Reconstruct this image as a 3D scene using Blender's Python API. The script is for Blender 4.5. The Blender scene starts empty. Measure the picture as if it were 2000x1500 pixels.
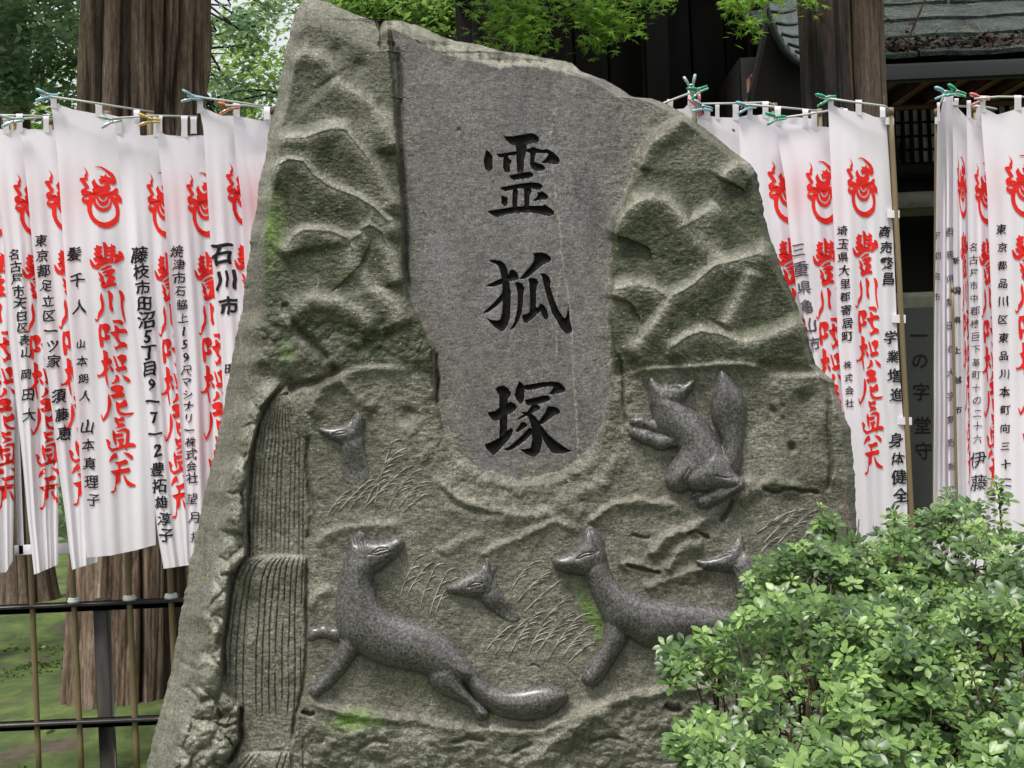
import bpy, math, random
import numpy as np
from mathutils import Vector, Matrix
from mathutils.geometry import tessellate_polygon
random.seed(7); RNG = np.random.default_rng(11)
S = bpy.context.scene
COL = S.collection
R = math.radians

# ------------------------------------------------------------------ camera, sky, sun, exposure
ROLL = R(-2.5); FPX = 2667.0; CAMZ = 1.5
cd = bpy.data.cameras.new('camera'); cam = bpy.data.objects.new('camera', cd); COL.objects.link(cam)
cd.sensor_width = 36; cd.lens = 36*FPX/2000; cd.clip_end = 500; cd.clip_start = 0.05
_r = Vector((math.cos(ROLL), 0, math.sin(ROLL))); _u = Vector((-math.sin(ROLL), 0, math.cos(ROLL)))
cam.matrix_world = Matrix(((_r.x, _u.x, 0, 0), (0, 0, -1, 0), (_r.z, _u.z, 0, CAMZ), (0, 0, 0, 1)))
S.camera = cam
W = bpy.data.worlds.new('World'); S.world = W; W.use_nodes = True
SUN_EL, SUN_AZ = 66, 200     # compass-like: sun stands behind the camera, a little left
wn = W.node_tree; wn.nodes.clear()
wo = wn.nodes.new('ShaderNodeOutputWorld'); bg = wn.nodes.new('ShaderNodeBackground')
sky = wn.nodes.new('ShaderNodeTexSky'); sky.sky_type = 'NISHITA'; sky.sun_disc = False
sky.sun_elevation = R(SUN_EL); sky.sun_rotation = R(SUN_AZ); sky.air_density = 1.0; sky.dust_density = 4.0
tc = wn.nodes.new('ShaderNodeTexCoord'); sx = wn.nodes.new('ShaderNodeSeparateXYZ')
wn.links.new(tc.outputs['Generated'], sx.inputs[0])
mr = wn.nodes.new('ShaderNodeMapRange'); mr.inputs[1].default_value = 0.0; mr.inputs[2].default_value = 1.0
mr.inputs[3].default_value = 0.36; mr.inputs[4].default_value = 1.0     # overcast sky: three times brighter overhead
wn.links.new(sx.outputs['Z'], mr.inputs[0])
oc = wn.nodes.new('ShaderNodeVectorMath'); oc.operation = 'SCALE'; oc.inputs[0].default_value = (10.5, 10.9, 10.6)
wn.links.new(mr.outputs[0], oc.inputs['Scale'])
mx = wn.nodes.new('ShaderNodeMix'); mx.data_type = 'RGBA'; mx.inputs[0].default_value = 0.8
wn.links.new(sky.outputs[0], mx.inputs[6]); wn.links.new(oc.outputs[0], mx.inputs[7])
wn.links.new(mx.outputs[2], bg.inputs[0]); bg.inputs[1].default_value = 0.10
wn.links.new(bg.outputs[0], wo.inputs[0])
sl = bpy.data.lights.new('sun', 'SUN'); sl.energy = 2.6; sl.angle = R(14); sl.color = (1, 0.97, 0.92)
sun = bpy.data.objects.new('sun', sl); COL.objects.link(sun)
_az, _el = R(-118), R(SUN_EL)    # direction towards the sun in the XY plane
_d = Vector((math.cos(_az)*math.cos(_el), math.sin(_az)*math.cos(_el), math.sin(_el)))
sun.rotation_euler = _d.to_track_quat('Z', 'Y').to_euler()
sky.sun_rotation = math.atan2(_d.x, _d.y)
S.view_settings.view_transform = 'Standard'; S.view_settings.look = 'None'
S.view_settings.gamma = 1; S.view_settings.exposure = 0.76; S.view_settings.use_curve_mapping = False
S.render.engine = 'CYCLES'; S.cycles.max_bounces = 6; S.cycles.use_denoising = True

def at(px, py, Y):
    """world point seen at pixel (px,py) of the 2000x1500 photo at distance Y; works on arrays"""
    dx = (np.asarray(px, float)-1000)/FPX; dy = (750-np.asarray(py, float))/FPX; Y = np.asarray(Y, float)
    c, s = math.cos(ROLL), math.sin(ROLL)
    X = Y*(dx*c - dy*s); Z = CAMZ + Y*(dx*s + dy*c)
    return np.stack(np.broadcast_arrays(X, Y, Z), -1)
def groundY(px, py):
    dx = (px-1000)/FPX; dy = (750-py)/FPX
    return -CAMZ/(dx*math.sin(ROLL)+dy*math.cos(ROLL))

# ------------------------------------------------------------------ helpers
def mesh_np(name, V, F, mat=None, smooth=True, attrs=None, root=None):
    V = np.asarray(V, np.float64).reshape(-1, 3); off = np.array(root.location) if root is not None else np.zeros(3)
    V = V - off
    me = bpy.data.meshes.new(name)
    if isinstance(F, np.ndarray):
        n, k = F.shape
        me.vertices.add(len(V)); me.vertices.foreach_set('co', V.astype(np.float32).ravel())
        me.loops.add(n*k); me.loops.foreach_set('vertex_index', F.astype(np.int32).ravel())
        me.polygons.add(n); me.polygons.foreach_set('loop_start', np.arange(0, n*k, k, dtype=np.int32))
        me.polygons.foreach_set('loop_total', np.full(n, k, np.int32))
        me.update(calc_edges=True)
    else:
        me.from_pydata([tuple(v) for v in V], [], F)
    if smooth: me.polygons.foreach_set('use_smooth', np.ones(len(me.polygons), bool))
    if attrs:
        for an, A in attrs.items():
            A = np.asarray(A, np.float32)
            if A.ndim == 1:
                a = me.attributes.new(an, 'FLOAT', 'POINT'); a.data.foreach_set('value', A)
            else:
                a = me.attributes.new(an, 'FLOAT_COLOR', 'POINT'); a.data.foreach_set('color', A.ravel())
    me.validate() if not isinstance(F, np.ndarray) else None
    if mat: me.materials.append(mat)
    return me
def part(name, V, F, mat, parent=None, root=None, smooth=True, attrs=None, label=None):
    root = root if root is not None else parent
    o = bpy.data.objects.new(name, mesh_np(name, V, F, mat, smooth, attrs, root)); COL.objects.link(o)
    if parent is not None: o.parent = parent
    elif root is not None: o.location = root.location
    if label: o['label'] = label
    return o
def sub(name, V, F, mat, parent, root, **k):
    o = part(name, V, F, mat, parent, root, **k)
    return o
def thing(name, label, cat, loc=(0, 0, 0), group=None):
    o = bpy.data.objects.new(name, None); COL.objects.link(o); o.location = loc
    o.empty_display_size = 0.1
    o['label'] = label; o['category'] = cat
    if group: o['group'] = group
    return o
def tag(o, label, cat, group=None):
    o['label'] = label; o['category'] = cat
    if group: o['group'] = group
    return o
def structure(o): o['kind'] = 'structure'; return o

def box(c, s, rot=None):
    c = np.array(c, float); h = np.array(s, float)/2
    v = np.array([[x, y, z] for x in (-1, 1) for y in (-1, 1) for z in (-1, 1)])*h
    if rot is not None: v = v @ np.array(rot).T
    return v+c, [[0, 1, 3, 2], [4, 6, 7, 5], [0, 4, 5, 1], [2, 3, 7, 6], [0, 2, 6, 4], [1, 5, 7, 3]]
def bevbox(c, s, b=0.004, rot=None):
    """box with chamfered edges"""
    hx, hy, hz = [q/2 for q in s]; b = min(b, hx*.45, hy*.45, hz*.45); vs = []; idx = {}
    for sx_ in (-1, 1):
        for sy_ in (-1, 1):
            for sz_ in (-1, 1):
                for a in range(3):
                    v = [sx_*(hx-b), sy_*(hy-b), sz_*(hz-b)]; v[a] = (sx_, sy_, sz_)[a]*(hx, hy, hz)[a]
                    idx[(sx_, sy_, sz_, a)] = len(vs); vs.append(v)
    F = []
    for a in range(3):
        o = [i for i in range(3) if i != a]
        for s_ in (-1, 1):
            q = []
            for p_, r_ in ((-1, -1), (1, -1), (1, 1), (-1, 1)):
                k = [0, 0, 0]; k[a] = s_; k[o[0]] = p_; k[o[1]] = r_; q.append(idx[(*k, a)])
            F.append(q)
    for a in range(3):
        o = [i for i in range(3) if i != a]
        for p_ in (-1, 1):
            for r_ in (-1, 1):
                k0 = [0, 0, 0]; k1 = [0, 0, 0]; k0[a] = -1; k1[a] = 1; k0[o[0]] = k1[o[0]] = p_; k0[o[1]] = k1[o[1]] = r_
                F.append([idx[(*k0, o[0])], idx[(*k1, o[0])], idx[(*k1, o[1])], idx[(*k0, o[1])]])
    for sx_ in (-1, 1):
        for sy_ in (-1, 1):
            for sz_ in (-1, 1): F.append([idx[(sx_, sy_, sz_, a)] for a in range(3)])
    v = np.array(vs)
    if rot is not None: v = v @ np.array(rot).T
    return v+np.array(c, float), F
def tube(P, rad, n=8, cap=True):
    P = np.asarray(P, float); m = len(P); rad = np.broadcast_to(np.asarray(rad, float), (m,))
    T = np.gradient(P, axis=0); T /= np.linalg.norm(T, axis=1)[:, None]+1e-12
    ref = np.array([0, 0, 1.]) if abs(T[0][2]) < .9 else np.array([1., 0, 0])
    V = []; 
    for i in range(m):
        a = np.cross(T[i], ref); a /= np.linalg.norm(a)+1e-12; b = np.cross(a, T[i])
        ref = np.cross(T[i], a)*-1 if False else ref
        for k in range(n):
            t = 2*math.pi*k/n; V.append(P[i]+rad[i]*(math.cos(t)*a+math.sin(t)*b))
    F = [[i*n+k, i*n+(k+1) % n, (i+1)*n+(k+1) % n, (i+1)*n+k] for i in range(m-1) for k in range(n)]
    if cap: F += [list(range(n))[::-1], list(range((m-1)*n, m*n))]
    return np.array(V), F
def join(parts):
    V = []; F = []; o = 0
    for v, f in parts:
        V.append(v); F += [[i+o for i in q] for q in f]; o += len(v)
    return np.vstack(V), F

_TAB = np.random.default_rng(3).random((256, 256)).astype(np.float32)
def vn(x, y, s=0):
    x = np.asarray(x, np.float32)+s*37.7; y = np.asarray(y, np.float32)+s*91.3
    xi = np.floor(x).astype(int); yi = np.floor(y).astype(int); fx = x-xi; fy = y-yi
    fx = fx*fx*(3-2*fx); fy = fy*fy*(3-2*fy)
    g = lambda a, b: _TAB[a & 255, b & 255]
    return ((g(xi, yi)*(1-fx)+g(xi+1, yi)*fx)*(1-fy)+(g(xi, yi+1)*(1-fx)+g(xi+1, yi+1)*fx)*fy)*2-1
def fbm(x, y, sc, oct=4, s=0, gain=.5):
    a = 1; t = 0; n = 0
    for k in range(oct):
        t = t+a*vn(x/sc, y/sc, s+k); n += a; a *= gain; sc /= 2.03
    return t/n
def vor(x, y, sc, s=0):
    """distance to two nearest jittered cell points (F1,F2) and cell id"""
    x = x/sc; y = y/sc; xi = np.floor(x).astype(int); yi = np.floor(y).astype(int)
    f1 = np.full(x.shape, 9., np.float32); f2 = f1.copy(); idv = np.zeros(x.shape, np.float32)
    for dx in (-1, 0, 1):
        for dy in (-1, 0, 1):
            a = (xi+dx) & 255; b = (yi+dy+s*17) & 255
            jx = _TAB[a, b]; jy = _TAB[b, a]
            d = np.hypot(xi+dx+jx-x, yi+dy+jy-y); c = d < f1
            f2 = np.where(c, f1, np.minimum(f2, d)); idv = np.where(c, _TAB[a, (b+7) & 255], idv); f1 = np.where(c, d, f1)
    return f1, f2, idv
def ss(a, b, x):
    t = np.clip((x-a)/(b-a), 0, 1); return t*t*(3-2*t)
def sdist(x, y, pts, closed=False):
    """distance to polyline and side (+ = below for a left-to-right line)"""
    P = np.array(pts, float); 
    if closed: P = np.vstack([P, P[:1]])
    best = np.full(np.shape(x), 1e9); side = np.zeros(np.shape(x)); tt = np.zeros(np.shape(x)); acc = 0
    L = np.hypot(*(P[1:]-P[:-1]).T); tot = L.sum()
    for (a, b, l) in zip(P[:-1], P[1:], L):
        d = b-a; t = np.clip(((x-a[0])*d[0]+(y-a[1])*d[1])/(l*l+1e-9), 0, 1)
        q = np.hypot(x-a[0]-t*d[0], y-a[1]-t*d[1]); m = q < best
        best = np.where(m, q, best); side = np.where(m, d[0]*(y-a[1])-d[1]*(x-a[0]), side); tt = np.where(m, (acc+t*l)/tot, tt); acc += l
    return best, np.sign(side), tt
def inside(x, y, pts):
    P = np.array(pts, float); c = np.zeros(np.shape(x), bool); j = len(P)-1
    for i in range(len(P)):
        xi, yi = P[i]; xj, yj = P[j]
        if yi != yj: c ^= ((yi > y) != (yj > y)) & (x < (xj-xi)*(y-yi)/(yj-yi)+xi)
        j = i
    return c
def sdf(x, y, pts):
    d, _, _ = sdist(x, y, pts, True); return np.where(inside(x, y, pts), d, -d)

# ------------------------------------------------------------------ materials
def newmat(name):
    m = bpy.data.materials.new(name); m.use_nodes = True; nt = m.node_tree
    return m, nt, nt.nodes['Principled BSDF']
class NB:
    def __init__(s, nt): s.nt = nt
    def n(s, t, **k):
        q = s.nt.nodes.new(t)
        for a, b in k.items(): setattr(q, a, b)
        return q
    def l(s, a, b): s.nt.links.new(a, b)
    def noise(s, vec, scale, detail=4, rough=.6, dist=0):
        q = s.n('ShaderNodeTexNoise'); q.inputs['Scale'].default_value = scale; q.inputs['Detail'].default_value = detail
        q.inputs['Roughness'].default_value = rough; q.inputs['Distortion'].default_value = dist
        if vec is not None: s.l(vec, q.inputs['Vector'])
        return q.outputs['Fac']
    def ramp(s, f, stops):
        q = s.n('ShaderNodeValToRGB'); e = q.color_ramp.elements
        while len(e) < len(stops): e.new(.5)
        for i, (p, c) in enumerate(stops):
            e[i].position = p; e[i].color = (*c, 1) if len(c) == 3 else c
        s.l(f, q.inputs[0]); return q.outputs[0]
    def mix(s, f, a, b, mode='MIX'):
        q = s.n('ShaderNodeMix', data_type='RGBA', blend_type=mode)
        for v, i in ((f, 0), (a, 6), (b, 7)):
            if hasattr(v, 'is_linked'): s.l(v, q.inputs[i])
            elif i == 0: q.inputs[0].default_value = v
            else: q.inputs[i].default_value = (*v, 1)
        return q.outputs[2]
    def math(s, op, a, b=None, c=None):
        q = s.n('ShaderNodeMath', operation=op)
        for i, v in enumerate((a, b, c)):
            if v is None: continue
            if hasattr(v, 'is_linked'): s.l(v, q.inputs[i])
            else: q.inputs[i].default_value = v
        return q.outputs[0]
    def bump(s, h, strength, dist, prev=None):
        q = s.n('ShaderNodeBump'); q.inputs['Strength'].default_value = strength; q.inputs['Distance'].default_value = dist
        s.l(h, q.inputs['Height'])
        if prev is not None: s.l(prev, q.inputs['Normal'])
        return q.outputs[0]
    def mapv(s, vec, sc):
        q = s.n('ShaderNodeMapping'); q.inputs['Scale'].default_value = sc; s.l(vec, q.inputs[0]); return q.outputs[0]
def grey(v): return (v, v, v)

def stone_mat(name, fox=False):
    m, nt, P = newmat(name); b = NB(nt); o = b.n('ShaderNodeTexCoord').outputs['Object']
    fine = b.noise(o, 300, 2, .7); mid = b.noise(o, 120, 3, .6); big = b.noise(o, 7, 5, .6); vbig = b.noise(o, 2.2, 4, .55)
    if fox:
        col = b.ramp(big, [(.3, (.068, .063, .061)), (.7, (.108, .101, .099))])
        speck = b.ramp(fine, [(.32, grey(.38)), (.5, grey(.98)), (.66, grey(1.6))])
        s2 = b.ramp(mid, [(.34, grey(.42)), (.5, grey(1.0)), (.66, grey(1.65))])
        col = b.mix(1.0, col, speck, 'MULTIPLY'); col = b.mix(1.0, col, s2, 'MULTIPLY')
        b.l(col, P.inputs['Base Color'])
        rg = b.math('MULTIPLY_ADD', mid, .30, .24); b.l(rg, P.inputs['Roughness'])
        P.inputs['Specular IOR Level'].default_value = .5
        P.inputs['Coat Weight'].default_value = .15; P.inputs['Coat Roughness'].default_value = .22
        n1 = b.bump(mid, .22, .002); b.l(n1, P.inputs['Normal'])
        return m
    at_ = b.n('ShaderNodeAttribute', attribute_name='mask'); se = b.n('ShaderNodeSeparateColor'); b.l(at_.outputs['Color'], se.inputs[0])
    panel, algae, pale, moss = se.outputs[0], se.outputs[1], se.outputs[2], at_.outputs['Alpha']
    at2 = b.n('ShaderNodeAttribute', attribute_name='dirt').outputs['Fac']
    base = b.ramp(big, [(.28, (.100, .094, .072)), (.5, (.154, .146, .116)), (.75, (.208, .198, .162))])
    base = b.mix(b.ramp(vbig, [(.4, grey(0)), (.65, grey(.6))]), base, (.090, .084, .064))
    pcol = b.ramp(b.noise(b.mapv(o, (1, 1, .45)), 6, 5, .6), [(.3, (.084, .079, .077)), (.5, (.120, .112, .110)), (.72, (.155, .144, .146))])
    pcol = b.mix(b.ramp(vbig, [(.5, grey(0)), (.7, grey(.5))]), pcol, (.135, .112, .095))
    col = b.mix(panel, base, pcol)
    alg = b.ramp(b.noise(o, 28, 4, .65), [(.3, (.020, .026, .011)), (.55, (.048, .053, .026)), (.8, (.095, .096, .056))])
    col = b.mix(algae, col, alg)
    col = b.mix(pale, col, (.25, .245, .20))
    blot = b.ramp(b.noise(o, 45, 4, .7), [(.30, grey(.60)), (.5, grey(1.0)), (.72, grey(1.32))])
    col = b.mix(1.0, col, blot, 'MULTIPLY')
    speck = b.ramp(fine, [(.30, grey(.38)), (.5, grey(1.0)), (.70, grey(1.7))])
    s2 = b.ramp(mid, [(.3, grey(.62)), (.5, grey(1.0)), (.7, grey(1.38))])
    col = b.mix(1.0, col, speck, 'MULTIPLY'); col = b.mix(1.0, col, s2, 'MULTIPLY')
    lich = b.ramp(b.noise(o, 70, 2, .5), [(.70, grey(0)), (.76, grey(.75))])
    col = b.mix(b.math('MULTIPLY', lich, b.math('SUBTRACT', 1.0, panel)), col, (.36, .38, .28))
    col = b.mix(b.math('MULTIPLY', at2, .85), col, (.022, .021, .013))
    mcol = b.ramp(b.noise(o, 160, 3, .6), [(.3, (.045, .10, .014)), (.7, (.17, .28, .045))])
    mm = b.math('MULTIPLY', moss, b.ramp(b.noise(o, 48, 5, .75), [(.38, grey(0)), (.50, grey(1))]))
    col = b.mix(mm, col, mcol)
    b.l(col, P.inputs['Base Color'])
    rg = b.math('MULTIPLY_ADD', mid, .3, .42); b.l(rg, P.inputs['Roughness'])
    P.inputs['Specular IOR Level'].default_value = .4
    rough = b.math('SUBTRACT', 1.0, b.math('MULTIPLY', panel, .55))
    h = b.math('ADD', b.math('MULTIPLY', fine, .5), b.math('MULTIPLY', mid, 1.2))
    h = b.math('ADD', h, b.math('MULTIPLY', b.noise(b.mapv(o, (.5, 1, 1.6)), 75, 4, .65), 2.0))
    h = b.math('MULTIPLY', h, rough)
    n1 = b.bump(h, .55, .0032); b.l(n1, P.inputs['Normal'])
    return m
M = {}
M['stone'] = stone_mat('carved_granite'); M['fox'] = stone_mat('polished_granite', True)
def simple(name, col, rough=.6, var=.25, scale=20, bump=.0, bd=.002, metal=0, spec=.5, stretch=None, col2=None):
    m, nt, P = newmat(name); b = NB(nt); o = b.n('ShaderNodeTexCoord').outputs['Object']
    if stretch: o = b.mapv(o, stretch)
    f = b.noise(o, scale, 5, .65); c = np.array(col); c2 = np.array(col2) if col2 is not None else c*(1+var)
    b.l(b.ramp(f, [(.3, tuple(c*(1-var))), (.5, tuple(c)), (.72, tuple(c2))]), P.inputs['Base Color'])
    b.l(b.math('MULTIPLY_ADD', f, .3, rough-.15), P.inputs['Roughness'])
    P.inputs['Metallic'].default_value = metal; P.inputs['Specular IOR Level'].default_value = spec
    if bump: b.l(b.bump(f, bump, bd), P.inputs['Normal'])
    return m
m, nt, P = newmat('black_engraved_paint'); b = NB(nt); o = b.n('ShaderNodeTexCoord').outputs['Object']
b.l(b.ramp(b.noise(o, 60, 4, .6), [(.45, (.002, .002, .002)), (.66, (.007, .005, .0045)), (.8, (.04, .032, .028))]), P.inputs['Base Color'])
P.inputs['Roughness'].default_value = .6; P.inputs['Specular IOR Level'].default_value = .12; M['ink_stone'] = m

def cloth_mat():
    m, nt, P = newmat('white_banner_cloth'); b = NB(nt); o = b.n('ShaderNodeTexCoord').outputs['Object']
    f = b.noise(o, 3, 4, .6); col = b.ramp(f, [(.3, (.84, .785, .85)), (.7, (.90, .85, .91))])
    weave = b.noise(b.mapv(o, (1, 1, 1)), 900, 1, .5)
    red = b.n('ShaderNodeAttribute', attribute_name='show_through').outputs['Fac']  # red print behind, glowing through the cloth, painted in as a pink tint
    col = b.mix(red, col, (.80, .34, .38))
    d = b.n('ShaderNodeBsdfDiffuse'); t = b.n('ShaderNodeBsdfTranslucent'); mxs = b.n('ShaderNodeMixShader')
    b.l(col, d.inputs[0]); b.l(col, t.inputs[0]); mxs.inputs[0].default_value = .28
    nb = b.bump(weave, .12, .0006); b.l(nb, d.inputs['Normal'])
    b.l(d.outputs[0], mxs.inputs[1]); b.l(t.outputs[0], mxs.inputs[2])
    b.l(mxs.outputs[0], nt.nodes['Material Output'].inputs[0]); nt.nodes.remove(P); return m
M['cloth'] = cloth_mat()
M['red'] = simple('red_dye_print', (.68, .022, .018), .75, .12, 30, spec=.15)
M['ink'] = simple('black_brush_ink', (.022, .02, .026), .8, .3, 60, spec=.15)
M['inkgrey'] = simple('faded_brush_ink', (.10, .095, .11), .8, .3, 60, spec=.15)
M['pole'] = simple('bamboo_coloured_pole', (.17, .125, .065), .5, .3, 12, stretch=(1, 1, .15))
M['polecap'] = simple('white_plastic_ring', (.62, .64, .60), .35, .1)
M['rod'] = simple('pale_crossbar_rod', (.42, .43, .40), .4, .1)
M['iron'] = simple('dark_painted_iron', (.016, .013, .013), .3, .3, 40, bump=.3, bd=.0008)
M['post'] = simple('mossy_iron_post', (.055, .048, .045), .6, .5, 9, bump=.4, bd=.002, stretch=(1, 1, .2), col2=(.06, .085, .04))
M['wire'] = simple('spring_wire', (.5, .5, .5), .3, .1, metal=1)
def peg_mat(name, c, clear=.35):
    m, nt, P = newmat(name); P.inputs['Base Color'].default_value = (*c, 1); P.inputs['Roughness'].default_value = .18
    P.inputs['Transmission Weight'].default_value = clear; P.inputs['IOR'].default_value = 1.45; return m
PEG = {'green': peg_mat('green_peg_plastic', (.04, .42, .22)), 'blue': peg_mat('blue_peg_plastic', (.30, .58, .68)),
       'orange': peg_mat('orange_peg_plastic', (.80, .22, .12)), 'yellow': peg_mat('yellow_peg_plastic', (.70, .50, .12)),
       'pink': peg_mat('pink_peg_plastic', (.78, .22, .26)), 'pale': peg_mat('pale_peg_plastic', (.45, .60, .56))}

def bark_mat(name, lo, mid_, hi):
    m, nt, P = newmat(name); b = NB(nt); o = b.n('ShaderNodeTexCoord').outputs['Object']
    hgt = b.n('ShaderNodeAttribute', attribute_name='relief').outputs['Fac']
    f = b.noise(b.mapv(o, (1, 1, .09)), 26, 7, .7); g = b.noise(b.mapv(o, (1, 1, .2)), 90, 4, .7)
    col = b.ramp(f, [(.3, lo), (.5, mid_), (.72, hi)])
    col = b.mix(b.ramp(b.noise(b.mapv(o, (1, 1, .3)), 5, 4, .6), [(.48, grey(0)), (.66, grey(.45))]), col, (.115, .068, .048))
    col = b.mix(1.0, col, b.ramp(g, [(.3, grey(.55)), (.7, grey(1.35))]), 'MULTIPLY')
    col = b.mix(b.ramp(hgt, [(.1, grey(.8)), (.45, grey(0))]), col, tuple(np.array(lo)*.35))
    b.l(col, P.inputs['Base Color']); P.inputs['Roughness'].default_value = .8; P.inputs['Specular IOR Level'].default_value = .25
    h = b.math('ADD', f, b.math('MULTIPLY', g, .5)); b.l(b.bump(h, .9, .012), P.inputs['Normal'])
    return m
M['bark'] = bark_mat('cedar_bark', (.048, .030, .020), (.185, .130, .095), (.40, .305, .235))
M['bark_dark'] = bark_mat('wet_dark_bark', (.020, .015, .012), (.050, .037, .029), (.09, .068, .052))
M['bark_black'] = bark_mat('black_wet_bark', (.010, .008, .007), (.022, .018, .016), (.045, .037, .032)); M['bark_mid'] = bark_mat('brown_cedar_bark', (.040, .028, .020), (.115, .085, .064), (.22, .17, .13))
M['twig'] = simple('brown_twig', (.06, .035, .022), .8, .4, 40)

def leaf_mat(name, lo, mid_, hi, trans=.35, rough=.35, spec=.5):
    m, nt, P = newmat(name); b = NB(nt); a = b.n('ShaderNodeAttribute', attribute_name='shade').outputs['Fac']
    oi = b.n('ShaderNodeObjectInfo').outputs['Random']
    o = b.n('ShaderNodeTexCoord').outputs['Object']
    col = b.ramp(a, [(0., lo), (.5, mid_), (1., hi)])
    col = b.mix(1.0, col, b.ramp(b.noise(o, 120, 3, .6), [(.3, grey(.8)), (.7, grey(1.2))]), 'MULTIPLY')
    b.l(col, P.inputs['Base Color']); P.inputs['Roughness'].default_value = rough; P.inputs['Specular IOR Level'].default_value = spec
    t = b.n('ShaderNodeBsdfTranslucent'); mm = b.n('ShaderNodeMixShader'); mm.inputs[0].default_value = trans
    b.l(b.mix(.5, col, tuple(np.minimum(np.array(hi)*1.3, 1))), t.inputs[0])
    b.l(P.outputs[0], mm.inputs[1]); b.l(t.outputs[0], mm.inputs[2]); b.l(mm.outputs[0], nt.nodes['Material Output'].inputs[0])
    return m
M['azalea'] = leaf_mat('azalea_leaf', (.016, .042, .012), (.095, .175, .042), (.30, .43, .13), .22, .36, .45)
M['maple'] = leaf_mat('maple_leaf', (.065, .15, .02), (.135, .27, .035), (.27, .44, .07), .5, .5, .3)
M['cedarleaf'] = leaf_mat('dark_evergreen_foliage', (.050, .105, .050), (.12, .21, .10), (.24, .36, .17), .4, .55, .3)
M['farleaf'] = leaf_mat('sunlit_far_foliage', (.08, .14, .03), (.17, .29, .06), (.30, .45, .12), .5, .6, .2)
# ================================================================== THE STONE
OL = [(600,-3),(592,0),(575,30),(560,90),(548,150),(538,210),(525,250),(522,290),(515,320),(505,355),(502,400),(493,440),(490,470),(483,520),(475,600),(460,660),(450,720),(437,790),(425,850),(415,900),(400,960),(388,1020),(375,1080),(362,1150),(350,1220),(340,1280),(325,1350),(305,1420),(285,1500),(262,1640),(250,1762)]
OR = [(603,-3),(640,3),(662,14),(700,30),(722,37),(748,38.2),(782,39.5),(815,49),(860,70),(890,80),(940,88),(980,100),(1015,103),(1060,112),(1100,118),(1117,123),(1135,140),(1180,155),(1215,175),(1235,190),(1272,192),(1300,202),(1350,230),(1400,270),(1430,295),(1465,320),(1478,340),(1485,380),(1495,430),(1510,480),(1530,540),(1555,590),(1572,640),(1583,680),(1592,712),(1603,721),(1627,745),(1645,800),(1661,840),(1668,920),(1671,1000),(1674,1100),(1678,1300),(1684,1500),(1690,1762)]
_ol = np.array(OL, float); _or = np.array(OR, float)
def xLf(y):
    y = np.asarray(y, float); return np.interp(y, _ol[:, 1], _ol[:, 0])
def xRf(y):
    y = np.asarray(y, float); return np.interp(y, _or[:, 1], _or[:, 0])
PANEL = [(762,20),(768,100),(775,200),(783,330),(792,420),(792,520),(800,585),(826,632),(848,680),(852,780),(868,835),(900,885),(945,918),(1010,936),(1075,926),(1125,902),(1160,868),(1180,820),(1190,770),(1192,700),(1186,620),(1190,520),(1196,450),(1215,395),(1236,340),(1250,300),(1262,272),(1310,236),(1400,190),(1400,20)]
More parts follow.
